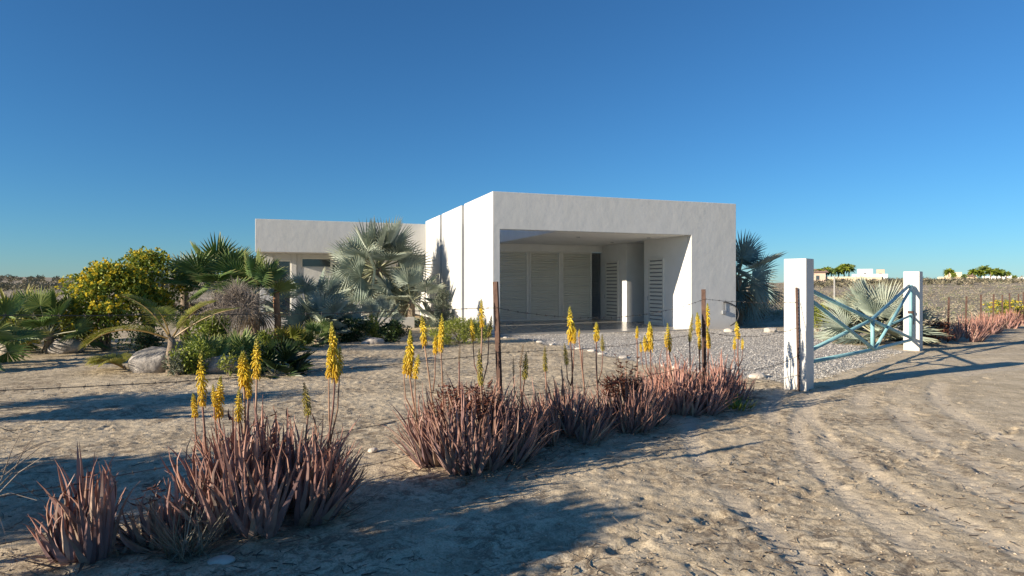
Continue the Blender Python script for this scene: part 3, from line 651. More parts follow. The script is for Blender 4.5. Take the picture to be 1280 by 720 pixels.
# ---------------------------------------------------------------- palms
def fan_leaf(b, bp, base, d, plen, R_, nseg=34, spread=125, droop=.25, cup=.25, split=.5, up=None, stiff=1.0, pr=.012, roll=.5):
    d = Vector(d).normalized(); rv = min(1, max(0, rnd.gauss(.5, .25)))
    bend = V(0, 0, -.25*droop*plen)
    hub = Vector(base)+d*plen+bend
    bp.tube([base, Vector(base)+d*plen*.5+bend*.2, hub], [pr*1.5, pr, pr*.8], 5)
    a = (d+V(0, 0, -.35*droop)).normalized(); u = V(0, 0, 1) if abs(a.z) < .93 else V(rnd.uniform(-1, 1), rnd.uniform(-1, 1), .1)
    s = a.cross(u).normalized(); s.rotate(Quaternion(a, rnd.gauss(0, roll))); n = s.cross(a).normalized()
    dphi = R(2*spread/nseg)
    for i in range(nseg):
        ph = R(-spread+2*spread*(i+.5)/nseg)+rnd.uniform(-.02, .02); L = R_*(.72+.28*math.cos(ph*.7))*rnd.uniform(.9, 1.05)
        e = a*math.cos(ph)+s*math.sin(ph)+n*cup*(.3+abs(math.sin(ph))); e.normalize(); q = n.cross(e).normalized()
        w_ = L*split*math.tan(dphi/2)*.98; dr = droop*rnd.uniform(.7, 1.4)
        def P(t, x, f=0): return hub+e*(L*t)+q*x-V(0, 0, 1)*(dr*L*.55*t**2.6)+n*f
        fd = w_*.8
        vs_ = [hub, P(split, -w_, fd), P(split, 0, -fd), P(split, w_, fd), P(.78, -w_*.5, fd*.4), P(.78, 0, -fd*.6), P(.78, w_*.5, fd*.4), P(1, 0)]
        b.add(vs_, [(0, 2, 1), (0, 3, 2), (1, 2, 5, 4), (2, 3, 6, 5), (4, 5, 7), (5, 6, 7)], min(1, max(0, rv+rnd.uniform(-.12, .12))), [0, split, split, split, .78, .78, .78, 1])
def fan_palm(name, label, loc, nleaf, R_, plen, mat, trunk=None, e0=85, e1=-15, nseg=34, group=None, droop=.3, dead=0, pm='petiole', az=None, spread=125, tr=.14, cup=.25, pr=.012, split=.5, cat='palm', roll=.5):
    t = thing(name, label, cat, loc, 0, group); b = MB(); bp = MB(); h = trunk or .12
    for k in range(nleaf):
        f = k/max(1, nleaf-1); th = k*2.39996+rnd.uniform(-.2, .2); el = R(e0+(e1-e0)*f**.8+rnd.uniform(-7, 7))
        if az: th = az[k % len(az)]
        d = V(math.cos(th)*math.cos(el), math.sin(th)*math.cos(el), math.sin(el))
        fan_leaf(b, bp, V(math.cos(th)*.04, math.sin(th)*.04, h-.05-.1*f), d, plen*rnd.uniform(.8, 1.15)*(1-.15*(1-f)), R_*rnd.uniform(.85, 1.1), nseg, spread, droop*(.3+f), cup, pr=pr, split=split, roll=roll)
    b.build('leaves', M[mat], t); bp.build('leaf_stalks', M[pm], t)
    if dead:
        b = MB(); bp = MB()
        for k in range(dead):
            th = rnd.uniform(0, 6.28); d = V(math.cos(th)*.5, math.sin(th)*.5, -.85)
            fan_leaf(b, bp, V(0, 0, h-.15), d, plen*.5, R_*.8, 22, 80, .8, .5, pr=pr)
        o = b.build('dead_leaves', M['deadpalm'], t); bp.build('dead_stalks', M['deadpalm'], o)
    bt = MB(); pts = []; rr = []
    for i in range(9): z = -.15+(h+.1)*i/8; pts.append((rnd.uniform(-.01, .01), rnd.uniform(-.01, .01), z)); rr.append(tr*(1.25-.35*i/8)*rnd.uniform(.94, 1.06))
    bt.tube(pts, rr, 12); bt.build('trunk', M['bark'], t, smooth=True)
    return t
def G(px, Y): p = on(px, Y); p.z = gz(p.x, p.y)-.02; return p
# big silver palm before the wing, its shadow falls on the side wall
fan_palm('silver_palm', 'tallest silver-blue fan palm before the wing, beside the side wall', G(472, 25.6), 40, 1.2, 1.2, 'silver', 2.35, 89, -52, 32, None, .14, 5, tr=.2, spread=128, pr=.03, cup=.2, split=.42, roll=1.35)
fan_palm('silver_palm', 'silver-blue fan palm drooping at the right of the tallest one', G(514, 24.6), 16, 1.05, .95, 'silver', 1.05, 70, -40, 34, 'silver palms in front of the wing', .4, 2, tr=.14, pr=.02)
fan_palm('silver_palm', 'young grey palm with bare splayed stalks under the tallest silver palm', G(467, 20.8), 10, .45, .95, 'silver', .25, 80, 20, 26, 'silver palms in front of the wing', .2, 0, tr=.16, pr=.03)
fan_palm('silver_palm', 'low silver-blue palm left of the tallest one with dense leaves', G(404, 17.8), 24, .72, .66, 'silver', .4, 75, -12, 32, 'silver palms in front of the wing', .3, 4, tr=.11)
fan_palm('silver_palm', 'silver palm with upright olive leaf, left of the tallest silver palm', G(386, 19.2), 10, .82, .95, 'silver', .75, 80, 15, 32, 'silver palms in front of the wing', .3, 0, tr=.11, pr=.018)
fan_palm('small_palm', 'short green palm with brown trunk in front of the low silver palm', G(396, 16.6), 13, .36, .35, 'greenpalm', .22, 70, -5, 20, None, .25, 2, tr=.07)
# left garden
fan_palm('green_palm', 'tallest dark green fan palm left of the wing', G(275, 17.2), 15, .85, .85, 'greenpalm', 1.6, 88, 5, 30, None, .22, 5, tr=.15, pr=.016)
fan_palm('green_palm', 'dark green fan palm at the corner of the wing', G(318, 16.6), 10, .72, .7, 'greenpalm', 1.4, 88, 10, 28, 'green fan palms left of the wing', .25, 3, tr=.12)
fan_palm('grey_palm', 'greyish fan palm rising behind the yellow flowering shrub', G(231, 18.5), 10, .7, .7, 'silver', 1.6, 84, -5, 26, None, .3, 3, tr=.12)
GC = 'green fan palms at the far left'
fan_palm('clumping_palm', 'bushy green fan palm left of the yellow shrub', G(62, 14.9), 18, .62, .75, 'greenpalm', .55, 82, -10, 26, GC, .2, 6, tr=.1)
fan_palm('clumping_palm', 'yellow-green fan palm second from the left edge', G(22, 15.4), 15, .65, .8, 'coconut', .5, 80, -5, 26, GC, .25, 6, tr=.1)
fan_palm('clumping_palm', 'dark fan palm cut by the left edge of the photo', G(-34, 12.2), 14, .65, .7, 'greenpalm', .55, 75, -25, 28, GC, .3, 4, tr=.1)
fan_palm('sprawling_palm', 'low dark green palm spreading right of the second boulder', G(345, 11.5), 22, .42, .38, 'darkgreen', .08, 75, 0, 20, None, .2, 0, tr=.05)
fan_palm('sprawling_palm', 'low green palm between the two boulders', G(262, 12.3), 14, .45, .42, 'greenpalm', .08, 80, 5, 18, None, .2, 3, tr=.05)
# right side
fan_palm('blue_palm', 'blue-green fan palm half hidden by the right corner of the house', G(922, 25.2), 20, 1.2, .95, 'bluepalm', 2.0, 80, -65, 36, None, .25, 4, tr=.18, pr=.024, roll=1.0, split=.42)
fan_palm('silver_palm', 'spreading silver palm behind the blue gate', G(1098, 17.8), 26, 1.0, .85, 'silver', .30, 78, -3, 40, None, .25, 8, tr=.16, pr=.022)
# young coconut palm
def frond(b, bp, base, az, el, L, nl=40, leaf=.52, arch=1.5, w_=.017):
    d = V(math.cos(az)*math.cos(el), math.sin(az)*math.cos(el), math.sin(el)); side = V(-math.sin(az), math.cos(az), 0)
    p = Vector(base); pts = [p.copy()]; ds = [d.copy()]; N = 22
    for i in range(N):
        p = p+d*(L/N); d.rotate(Quaternion(side, arch/N*(.35+1.3*i/N))); pts.append(p.copy()); ds.append(d.copy())
    bp.tube(pts, [.016*(1-.85*i/N)+.002 for i in range(N+1)], 5)
    rv = rnd.random()
    for i in range(nl):
        t = .16+.84*(i+.5)/nl; k = t*N; j = min(N-1, int(k)); q = pts[j].lerp(pts[j+1], k-j); dd = ds[j]
        LL = leaf*(.35+.65*math.sin(math.pi*min(1, .18+t*.82)))*rnd.uniform(.85, 1.1)
        upn = side.cross(dd).normalized()*-1
        for s_ in (-1, 1):
            e = (dd*(.55+.5*t)+side*s_*.9+upn*.35).normalized(); wv = (dd-e*dd.dot(e)).normalized()
            a0 = q; a1 = q+e*LL*.4; a2 = q+e*LL*.75-V(0, 0, LL*.10); a3 = q+e*LL-V(0, 0, LL*.28)
            b.add([a0, a1-wv*w_*.5, a1+wv*w_*.5, a2-wv*w_*.4, a2+wv*w_*.4, a3], [(0, 1, 2), (1, 3, 4, 2), (3, 5, 4)], min(1, max(0, rv*.5+rnd.uniform(0, .5))), [0, .4, .4, .75, .75, 1])
def pinnate(label, loc, th, fronds, mat='coconut', tr=.085, group=None, name='coconut_palm'):
    t = thing(name, label, 'palm', loc, 0, group); b = MB(); bp = MB()
    for az, el, L, arch in fronds: frond(b, bp, (0, 0, th), R(az), R(el), L, arch=arch)
    b.build('leaves', M[mat], t); bp.build('leaf_stalks', M['petiole_o'], t)
    bt = MB(); bt.tube([(0, 0, -.1), (.01, 0, th*.3), (-.01, 0, th*.6), (.02, 0, th*.85), (0, 0, th+.05)], [tr*1.25, tr*1.0, tr*.95, tr*.9, tr*.6], 12); bt.build('trunk', M['bark'], t, smooth=True)
pinnate('young coconut palm with arching yellow-green fronds beside a boulder', G(214, 11.6), .62,
        [(190, 24, 1.5, 1.35), (176, 58, 1.25, .85), (-6, 36, 1.35, .55), (30, 62, 1.0, .9), (140, 55, 1.0, 1.0)])
fan_palm('sprawling_palm', 'low bright green palm under the grey leafless shrub', G(300, 13.3), 16, .42, .40, 'greenpalm', .08, 82, 10, 18, None, .2, 2, tr=.05)
fan_palm('sprawling_palm', 'low yellow-green palm right of the pruned tree', G(366, 15.6), 14, .36, .36, 'coconut', .08, 82, 10, 18, None, .2, 0, tr=.05)
pinnate('small yellow-green palm seedling in front of the left palms', G(27, 13.9), .15, [(a, 55, .6, .9) for a in range(0, 360, 60)], tr=.04)
pinnate('low palm seedling touching the left boulder', G(155, 11.9), .05, [(a, 35, .5, 1.0) for a in (180, 215, 150, 250)], tr=.03)

# ---------------------------------------------------------------- shrubs
def leafcloud(b, c, rad, n, s, flat=.0, shell=.35, ar=2.0):
    for k in range(n):
        u = V(rnd.gauss(0, 1), rnd.gauss(0, 1), rnd.gauss(0, 1)).normalized()*(rnd.random()**shell)
        p = V(c[0]+u.x*rad[0], c[1]+u.y*rad[1], c[2]+u.z*rad[2])
        if p.z < .01: p.z = .01+rnd.random()*.05
        e = (V(rnd.gauss(0, 1), rnd.gauss(0, 1), rnd.gauss(0, 1))*.8+u).normalized(); q = e.orthogonal().normalized(); q.rotate(Quaternion(e, rnd.uniform(0, 6.28)))
        L = s*rnd.uniform(.6, 1.3); w_ = L/ar; m = e.cross(q)*w_*.2
        b.add([p, p+e*L*.5+q*w_*.5+m, p+e*L, p+e*L*.5-q*w_*.5+m], [(0, 1, 2), (0, 2, 3)], rnd.random())
def shrub(name, label, loc, W, D, Hh, nb, n, s, mat, cat='shrub', flowers=0, fs=.06, stems=14, group=None, zb=.0, ar=2.0, twig=0, sub=.30, stemmat='stem', fm='petal'):
    t = thing(name, label, cat, loc, 0, group); b = MB(); st = MB(); fl = MB(); tw = MB(); cs = []
    for k in range(nb):
        a = rnd.uniform(0, 6.283); q = math.sqrt(rnd.random()); zz = zb+(Hh-zb)*(.12+.88*rnd.random()**.8)
        f = math.sqrt(max(0, 1-((zz-(zb+Hh)*.42)/((Hh-zb)*.62))**2)) if zz > (zb+Hh)*.42 else .9
        c = V(math.cos(a)*q*W/2*f*.85, math.sin(a)*q*D/2*f*.85, zz*.93); cs.append(c)
        rr = Hh*sub*rnd.uniform(.5, 1.0); rad = (min(rr, W*.25), min(rr, D*.3), rr*.7)
        leafcloud(b, c, rad, n, s, ar=ar)
        if flowers: 
            for j in range(flowers):
                u = V(rnd.gauss(0, 1), rnd.gauss(0, 1), abs(rnd.gauss(0, 1))).normalized(); p = c+V(u.x*rad[0], u.y*rad[1], u.z*rad[2])*rnd.uniform(.8, 1.1)
                for m in range(5):
                    e = V(rnd.gauss(0, 1), rnd.gauss(0, 1), rnd.gauss(0, 1)).normalized(); qv = e.orthogonal().normalized()
                    fl.add([p, p+e*fs*.6+qv*fs*.4, p+e*fs, p+e*fs*.6-qv*fs*.4], [(0, 1, 2), (0, 2, 3)])
        if k < stems:
            m_ = V(c.x*.35, c.y*.35, c.z*.5); st.tube([(rnd.uniform(-.06, .06), rnd.uniform(-.06, .06), -.05), m_, c], [.022*Hh/2+.006, .012*Hh/2+.004, .003], 5)
        for j in range(twig):
            e = V(rnd.gauss(0, 1), rnd.gauss(0, 1), rnd.gauss(.3, 1)).normalized(); a_ = c+e*rnd.uniform(0, .15); tw.tube([a_, a_+e*rnd.uniform(.1, .22)+V(0, 0, .03), a_+e*rnd.uniform(.25, .4)], [.004, .003, .0015], 3, cap=False)
    if b.v: b.build('foliage', M[mat], t)
    if st.v: st.build('stems', M[stemmat], t)
    if fl.v: fl.build('flowers', M[fm], t)
    if tw.v: tw.build('twigs', M['greytwig'], t)
    return t
shrub('flowering_shrub', 'large green shrub covered in yellow flowers left of the young coconut palm', G(135, 15.6), 2.2, 1.8, 2.15, 64, 95, .10, 'shrub', flowers=9, fs=.07, sub=.21, zb=.25)
shrub('flowering_shrub', 'taller yellow-flowered shrub rising right of the large one', G(188, 16.6), 1.9, 1.6, 2.65, 54, 95, .10, 'shrub', flowers=7, fs=.065, sub=.17, zb=.5)
shrub('dry_shrub', 'grey leafless shrub with a flat twiggy crown before the dark green palms', G(296, 14.4), 1.8, 1.1, 1.45, 50, 22, .045, 'greytwig', zb=.95, stems=9, twig=34, sub=.2)
shrub('dark_bush', 'round dark green bush behind the left boulder', G(183, 14.2), .95, .8, .62, 22, 90, .06, 'darkgreen', sub=.4)
shrub('leafy_weed', 'light green leafy weed at the foot of the coconut palm trunk', G(222, 11.25), .5, .4, .42, 14, 40, .06, 'greygreen', sub=.35)
shrub('leafy_bush', 'leafy green bush right of the coconut palm trunk', G(243, 11.5), .75, .6, .62, 22, 60, .065, 'shrub', sub=.35)
shrub('leafy_weed', 'pale green weed climbing on the right boulder', G(286, 11.2), .35, .25, .40, 10, 30, .055, 'yellowgreen', sub=.35)
shrub('hedge_bush', 'broad bright yellow-green bush at the foot of the side wall', G(575, 17.4), 2.3, 1.1, .66, 60, 110, .06, 'yellowgreen', sub=.36, ar=3)
shrub('dark_bush', 'dark glossy bush left of the grey rock before the silver palm', G(440, 17.6), 1.0, .8, .62, 26, 90, .075, 'darkgreen', sub=.4)
shrub('dark_bush', 'dark glossy bush right of the grey rock before the silver palm', G(492, 17.8), .9, .8, .58, 24, 90, .075, 'darkgreen', sub=.4)
shrub('leafy_bush', 'small yellow-green bush between the two dark glossy bushes', G(466, 18.6), .7, .6, .66, 16, 80, .07, 'yellowgreen', sub=.35)
shrub('juniper', 'narrow upright dark juniper against the side wall', G(553, 20.6), .62, .6, 1.62, 34, 90, .08, 'greygreen', sub=.14, ar=4, cat='conifer')
shrub('green_bush', 'low green bush behind the low green palm', G(330, 14.9), .8, .6, .5, 16, 70, .06, 'shrub', sub=.4)
shrub('scrub_bush', 'olive bush seen through the left of the blue gate', G(1022, 20.6), 1.0, .9, .95, 24, 90, .06, 'yellowgreen', sub=.32)
shrub('twig_shrub', 'dark leafless twigs poking in from the left edge', V(-3.42, 3.95, 0), .7, .5, .75, 10, 0, .03, 'stem', stems=10, twig=5, stemmat='stem')
shrub('dark_bush', 'dark purple bush beside the far white pillar', G(1172, 17.5), .75, .6, .62, 18, 80, .06, 'dryred', sub=.4)
shrub('grey_bush', 'grey twiggy bush on the sand behind the house corner', G(952, 29), 2.2, 1.6, 1.5, 30, 60, .07, 'scrub', sub=.3, twig=4)
shrub('leafy_bush', 'bright green bush below the tallest dark green fan palm', G(262, 14.9), 1.3, .9, .85, 30, 80, .08, 'shrub', sub=.34)
shrub('leafy_bush', 'bright green bush behind the left end of the clumping palms', G(18, 17.0), 1.8, 1.1, 1.2, 34, 90, .085, 'shrub', sub=.3, flowers=2)
shrub('leafy_bush', 'yellow-green bush between the clumping palms and the flowering shrub', G(92, 16.4), 1.1, .9, 1.0, 26, 80, .08, 'yellowgreen', sub=.32)
# pruned tree with orange bark
pt_ = thing('pruned_tree', 'pruned small tree with peeling orange trunk and stubby branches', 'tree', G(346, 17.0))
b = MB(); b.tube([(0, 0, -.1), (.03, 0, .6), (-.02, 0, 1.2), (.02, .02, 1.75)], [.10, .085, .08, .06], 10); b.build('trunk', M['orangebark'], pt_, smooth=True)
for L in ([(.02, .02, 1.7), (-.14, 0, 1.88), (-.3, .03, 2.02), (-.33, .03, 2.10)], [(.02, .02, 1.7), (.1, -.03, 1.88), (.09, -.03, 2.08)], [(.02, .02, 1.7), (.17, .05, 1.82), (.26, .05, 1.86)], [(.02, .02, 1.7), (-.05, .1, 1.95), (-.12, .1, 2.2)]):
    b = MB(); b.tube(L, [.05]+[.036]*(len(L)-2)+[.03], 8); b.build('branch', M['stem'], pt_, smooth=True)

# ---------------------------------------------------------------- off-frame neighbours at left that shade the ground
fan_palm('fan_palm', 'green fan palm left of the view whose shadow crosses the sand', V(-11.0, 5.0, 0), 13, .9, .9, 'greenpalm', 1.5, 80, -20, 26, None, .3, 3, tr=.14)
shrub('garden_shrub', 'rounded shrub left of the view that shades the front aloes', V(-7.6, 2.75, 0), 2.5, 2.2, 1.72, 60, 260, .13, 'shrub', sub=.36)
shrub('garden_shrub', 'taller shrub left of the view that shades the bottom of the picture', V(-5.5, 1.1, 0), 1.7, 1.3, 1.95, 46, 230, .12, 'shrub', sub=.28)

# ---------------------------------------------------------------- rocks
def rock(label, loc, size, mat, rz=0, seed=0, name='boulder', group=None, tilt=0, cat='rock'):
    import bmesh
    bm = bmesh.new(); bmesh.ops.create_icosphere(bm, subdivisions=4 if max(size) > .25 else 3, radius=1)
    r = np.random.RandomState(seed); pl = [(Vector(q).normalized(), r.uniform(.72, .95)) for q in r.normal(size=(9, 3))]
    for v in bm.verts:
        for nn, dd in pl:
            k = v.co.dot(nn)-dd
            if k > 0: v.co -= nn*k*.9
        co = np.array(v.co)
        v.co *= 1+.10*float(fbm(np.array([co[0]*2+co[2]+seed]), np.array([co[1]*2+co[2]*.7]), 4, seed)[0])
        v.co = Vector((v.co.x*size[0], v.co.y*size[1], v.co.z*size[2]))
    m = bpy.data.meshes.new(name); bm.to_mesh(m); bm.free(); m.materials.append(M[mat])
    m.polygons.foreach_set('use_smooth', [True]*len(m.polygons))
    o = bpy.data.objects.new(name, m); col.objects.link(o); o.location = Vector(loc)+V(0, 0, size[2]*.45); o.rotation_euler = (tilt, 0, rz)
    return tag(o, label, cat, group)
rock('large grey boulder behind the coconut palm trunk', on(194, 11.9), (.44, .36, .30), 'rock', .3, 1, tilt=.2)
rock('grey boulder beside the trunk base of the coconut palm', on(232, 11.7), (.24, .26, .22), 'rock', 1.3, 12)
rock('long grey boulder before the low dark green palm', on(276, 11.7), (.36, .28, .22), 'rock', -.3, 2)
rock('brown rounded boulder under the flowering shrub', on(82, 15.0), (.42, .32, .24), 'rock', .2, 3)
rock('pale stone at the foot of the left palms', on(13, 14.9), (.3, .25, .2), 'palerock', .7, 4)
rock('grey rock between the dark glossy bushes', on(468, 17.0), (.26, .2, .15), 'rock', .4, 5)
rock('small pale rock at the foot of the dark glossy bushes', on(457, 16.9), (.12, .1, .08), 'palerock', .4, 15)
rock('flat pale stone half buried at the bottom of the foreground', on(277, 3.66), (.075, .06, .025), 'palerock', .4, 6, 'stone')
rock('white stone on the gravel right of the house', on(963, 21.4), (.26, .18, .12), 'palerock', .1, 7, 'stone')
rock('white stone at the right corner of the house', on(912, 21.6), (.24, .16, .09), 'palerock', .5, 8, 'stone')
rock('pale stone at the right end of the aloe row', on(947, 10.9), (.17, .13, .07), 'palerock', .5, 9, 'stone')
rock('rounded pale stone on the sand left of the aloes', on(466, 6.1), (.05, .04, .028), 'palerock', .5, 10, 'stone')
GS = 'pale edging stones round the gravel'
for k in range(16):
    t = k/15; i = t*5; j = min(4, int(i)); a = V(*GP[j], 0); c_ = V(*GP[j+1], 0); p = a.lerp(c_, i-j)+V(rnd.uniform(-.08, .08), rnd.uniform(-.08, .08), 0); p.z = gz(p.x, p.y)-.01; s = rnd.uniform(.05, .1)
    rock(['first','second','third','fourth','fifth','sixth','seventh','eighth','ninth','tenth','eleventh','twelfth','thirteenth','fourteenth','fifteenth','sixteenth'][k]+' pale edging stone of the gravel border, counted from the house', p, (s*1.4, s, s*.5), 'palerock', rnd.uniform(0, 3), 20+k, 'edging_stone', GS)

# ---------------------------------------------------------------- aloes and scrub at right fence, far field
GP2 = 'pink aloes at the foot of the right fence'
for i, (s, off) in enumerate(((3.1, .1), (4.4, -.05), (5.7, .1), (7.0, 0), (8.6, .1), (10.2, 0), (11.8, .1), (13.3, 0))):
    x, y = 9.7+s+off, 15.3+s-off-.1; b = MB(); t = thing('pink_aloe', ordn[i]+' pink aloe clump along the right fence, counted from the far pillar', 'aloe', (0, 0, 0), 0, GP2)
    aloe_leaves(b, x, y, .6, .6, 16, 9, w0=.055, seg=4); b.build('leaves', M['aloe_pink'], t)
shrub('yellow_bush', 'yellow flowering bush among the pink aloes at the right edge', V(20.6, 26.6, 0), 2.0, .8, .9, 22, 60, .08, 'yellowgreen', flowers=5, fs=.08)
def scrub_mb(n, region, hr, leaf=26, s=.13):
    b = MB()
    for k in range(n):
        x, y = region(); h = rnd.uniform(*hr); z = gz(x, y); f = max(1, y/40)
        rv = rnd.random()
        for j in range(leaf):
            u = V(rnd.gauss(0, 1), rnd.gauss(0, 1), abs(rnd.gauss(0, .8))); u = u.normalized()*rnd.random()**.4
            p = V(x+u.x*h*1.1, y+u.y*h*1.1, z+u.z*h); e = V(rnd.gauss(0, .6), rnd.gauss(0, .6), rnd.uniform(.2, 1)).normalized(); q = e.orthogonal().normalized()
            L = s*f**.5*rnd.uniform(.6, 1.4); b.add([p, p+e*L*.5+q*L*.14, p+e*L, p+e*L*.5-q*L*.14], [(0, 1, 2), (0, 2, 3)], min(1, max(0, rv+rnd.uniform(-.2, .2))))
    return b
def rfield():
    while 1:
        y = 19+(rnd.random()**1.7)*140; x = rnd.uniform(.33*y, .9*y)
        if (x-9.7) < (y-15.3)-1.0 or y > 40:
            if not (y < 27 and x < 13.5): return x, y
tag(scrub_mb(2100, rfield, (.18, .6)).build('field_scrub', M['scrub']), 'dry grey-brown scrub covering the field', 'scrub', kind='stuff')
def ridge():
    y = rnd.uniform(125, 235); return rnd.uniform(.45*y, .88*y), y
o_ = scrub_mb(620, ridge, (.3, 1.1), 30, .4).build('ridge_scrub', M['ridge']); tag(o_, 'olive bushes along the ridge below the distant houses', 'bushes', kind='stuff')
def ridge2():
    y = rnd.uniform(150, 420); return rnd.uniform(-1.0*y, -.3*y), y
o_ = scrub_mb(700, ridge2, (.7, 1.8), 24, .5).build('far_scrub', M['ridge']); tag(o_, 'dark bushes on the low plateau at the left horizon', 'bushes', kind='stuff')
def lfield():
    y = 24+(rnd.random()**1.6)*140; return rnd.uniform(-.95*y, -.44*y), y
tag(scrub_mb(500, lfield, (.25, .7)).build('plain_scrub', M['scrub']), 'dry scrub on the plain behind the left garden', 'scrub', kind='stuff')
# far houses and ridge vegetation
def far_house(label, px, Y, boxes, mats, roof=None):
    p = on(px, Y); p.z = float(terrain(np.array([p.x]), np.array([p.y]))[0])-.3
    t = thing('distant_house', label, 'house', p, -math.atan2(p.x, p.y), 'distant houses on the ridge')
    for (x0, x1, z1, dp), mt in zip([(a_, b_, c_*.95, d_) for a_, b_, c_, d_ in boxes], mats):
        b = MB(); b.box((x0, -dp/2, 0), (x1, dp/2, z1)); w_ = b.build('wall', M[mt], t, bevel=.03)
        n_w = max(1, int((x1-x0)/3.2))
        for k in range(n_w):
            xc = x0+(k+.5)*(x1-x0)/n_w; q = MB(); q.box((xc-.4, -dp/2-.04, z1*.35), (xc+.4, -dp/2+.02, z1*.72)); q.build('window', M['glass'], w_)
    if roof:
        x0, x1, z0, h, dp = roof; z0 *= .95; h *= .7; b = MB()
        b.add([(x0, -dp/2, z0), (x1, -dp/2, z0), (x1, dp/2, z0), (x0, dp/2, z0), (x0+1, 0, z0+h), (x1-1, 0, z0+h)], [(0, 1, 5, 4), (2, 3, 4, 5), (0, 4, 3), (1, 2, 5), (0, 3, 2, 1)]); b.build('roof', M['terracotta'], t)
far_house('low house with red tiled roof behind the near gate pillar', 1014, 170, [(-4, 3.4, 3.0, 6)], ['pink'], (-4.6, 4.2, 3.0, 1.5, 7))
far_house('long beige perimeter wall with a low house on the ridge', 1052, 165, [(-5, 9, 1.9, .6)], ['cream'])
far_house('white two-level house on the ridge above the silver palm', 1086, 215, [(-5, 5.5, 3.4, 6), (-3.4, 1.2, 5.2, 5), (2.2, 4.6, 5.0, 5)], ['farwhite', 'farwhite', 'pink'])
far_house('cream house with small red roof at the right on the ridge', 1196, 215, [(-5.2, 5.5, 2.6, 6), (-3.4, 1.4, 4.2, 6)], ['cream', 'cream'], (2.2, 5.4, 2.6, 1.6, 7))
far_house('small cream wall block between the right palms', 1181, 190, [(-1.8, 1.6, 1.9, 4)], ['cream'])
far_house('small white house at the far right of the ridge', 1262, 250, [(-4, 5, 2.6, 6), (-2, 1, 3.4, 5)], ['farwhite', 'farwhite'])
far_house('white house half hidden between the right-hand palms', 1244, 250, [(-4, 3, 3.2, 6)], ['farwhite'])
far_house('small white house on the ridge at the right edge', 1280, 270, [(-4, 4, 2.8, 6)], ['farwhite'])
farpos = [(1018, 168, 2.6), (1026, 168, 3.0), (1033, 170, 3.4), (1039, 168, 3.0), (1048, 170, 3.3), (1055, 172, 4.0), (1061, 172, 3.9), (1186, 200, 3.6), (1192, 185, 2.2), (1205, 190, 2.0), (1217, 200, 3.6), (1225, 200, 3.4), (1230, 205, 4.6), (1238, 200, 3.6), (1246, 210, 3.9), (1252, 215, 3.7), (1258, 220, 3.4), (1268, 190, 1.8)]
for i, (px, Y_, h) in enumerate(farpos):
    h *= 1.3
    p = on(px, Y_); p.z = float(terrain(np.array([p.x]), np.array([p.y]))[0])-.2
    t = thing('distant_palm', ('distant palm on the ridge, number %d from the left' % (i+1)).replace('number %d' % (i+1), ['first', 'second', 'third', 'fourth', 'fifth', 'sixth', 'seventh', 'eighth', 'ninth', 'tenth', 'eleventh', 'twelfth', 'thirteenth', 'fourteenth', 'fifteenth', 'sixteenth', 'seventeenth', 'eighteenth'][i]), 'palm', p, 0, 'distant palms along the ridge')
    b = MB()
    for k in range(70):
        th = rnd.uniform(0, 6.28); el = rnd.uniform(-.6, 1.2); d = V(math.cos(th)*math.cos(el), math.sin(th)*math.cos(el), math.sin(el)); q = d.cross(V(0, 0, 1)).normalized(); L = h*.42*rnd.uniform(.7, 1.1); c_ = V(0, 0, h*.78)
        b.add([c_, c_+d*L*.5+q*L*.16+V(0, 0, .1), c_+d*L-V(0, 0, L*.3), c_+d*L*.5-q*L*.16], [(0, 1, 2), (0, 2, 3)])
    b.build('crown', M['shrub' if i % 3 else 'greenpalm'], t)
    b = MB(); b.tube([(0, 0, 0), (.05, 0, h*.4), (0, 0, h*.8)], [.2, .15, .13], 6); b.build('trunk', M['bark'], t)
p = on(1043, 60); o = MB(); o.tube([(0, 0, -.2), (0, 0, 2.3)], .07, 8); o.tube([(0, 0, 2.3), (0, 0, 2.45)], [.1, .06], 8); q = o.build('pole', M['concrete']); q.location = p; tag(q, 'thin pale pole standing in the scrub behind the gate', 'pole')

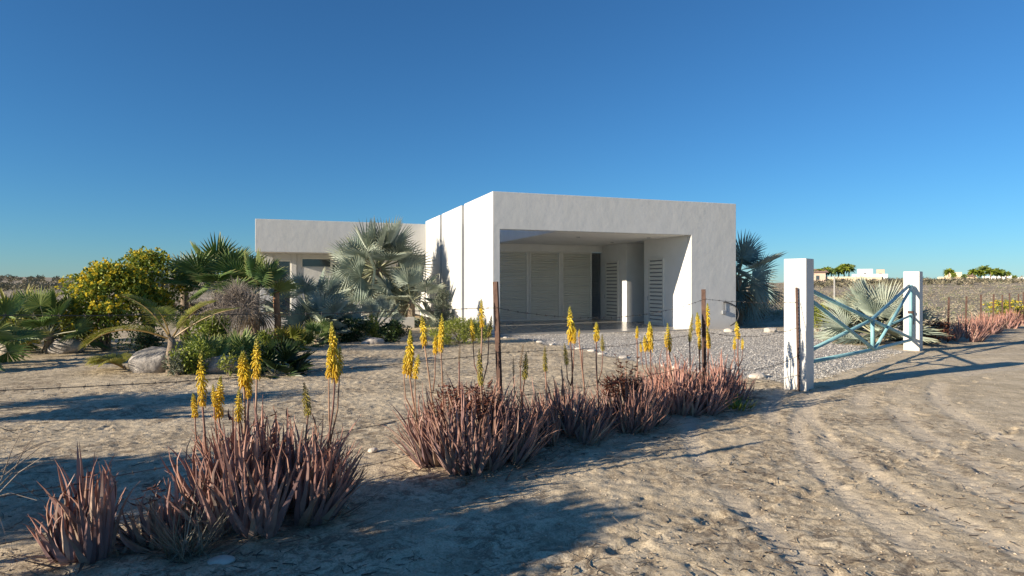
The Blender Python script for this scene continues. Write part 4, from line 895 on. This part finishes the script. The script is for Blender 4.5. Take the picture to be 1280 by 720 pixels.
# ---------------------------------------------------------------- ground litter and pebbles
def pebbles(n, region, sr, flat=.6):
    b = MB()
    base = [V(1, 0, 0), V(-1, 0, 0), V(0, 1, 0), V(0, -1, 0), V(0, 0, 1), V(0, 0, -1)]
    F8 = [(0, 2, 4), (2, 1, 4), (1, 3, 4), (3, 0, 4), (2, 0, 5), (1, 2, 5), (3, 1, 5), (0, 3, 5)]
    pts = [region() for _ in range(n)]; zz = ground_h(np.array([p[0] for p in pts]), np.array([p[1] for p in pts]))
    for (x, y), z in zip(pts, zz):
        s = rnd.uniform(*sr)*rnd.uniform(.5, 1); a = rnd.uniform(0, 6.28); ca, sa = math.cos(a), math.sin(a); vs_ = []
        for v in base:
            k = s*rnd.uniform(.7, 1.2); vx, vy = v.x*k*1.3, v.y*k
            vs_.append((x+vx*ca-vy*sa, y+vx*sa+vy*ca, z+v.z*k*flat+s*.25))
        b.add(vs_, F8, rnd.random())
    return b
M['pebble'] = leafmat('grey_pebbles', [(0, (.22, .20, .18)), (.5, (.44, .41, .365)), (1, (.68, .65, .60))], trans=0, rough=.85)
M['clod'] = leafmat('sand_clods', [(0, (.26, .20, .14)), (.6, (.50, .41, .29)), (1, (.58, .49, .37))], trans=0, rough=.95)
def rg_():
    while 1:
        x, y = rnd.uniform(-.5, 9.6), 10.3+12.7*rnd.random()**1.2
        if -.05 < float(poly_sd(np.array([x]), np.array([y]), GP)[0]): return x, y
tag(pebbles(20000, rg_, (.009, .026)).build('gravel', M['pebble']), 'loose grey gravel in front of the carport', 'gravel', kind='stuff')
def rs_():
    y = 2.6+9*rnd.random()**1.5; return rnd.uniform(-.84*y, .84*y), y
tag(pebbles(9000, rs_, (.003, .011), .7).build('sand_clods', M['clod'], smooth=False), 'small clods and pebbles strewn over the sand', 'clods', kind='stuff')
b = MB()
for k in range(4200):
    x, y = rs_()
    if vn(np.array([x*.9]), np.array([y*.9]), 40)[0] < -.08: continue
    if x-.35*(y-6) > 5: continue
    z = gz(x, y)+.004; a = rnd.uniform(0, 6.28); L = rnd.uniform(.02, .13)*(1.8 if rnd.random() < .06 else 1); d = V(math.cos(a), math.sin(a), rnd.uniform(-.1, .25)); e = V(rnd.gauss(0, .25), rnd.gauss(0, .25), 0)
    b.tube([V(x, y, z), V(x, y, z)+d*L*.5+e*L*.4, V(x, y, z)+d*L], [rnd.uniform(.0014, .0042)]*2+[.001], 3, cap=False)
M['litter'] = leafmat('dark_litter', [(0, (.06, .045, .035)), (.5, (.13, .10, .075)), (1, (.30, .25, .19))], trans=0, rough=.9)
tag(b.build('dry_litter', M['litter']), 'dry twigs and leaf litter scattered on the sand', 'litter', kind='stuff')
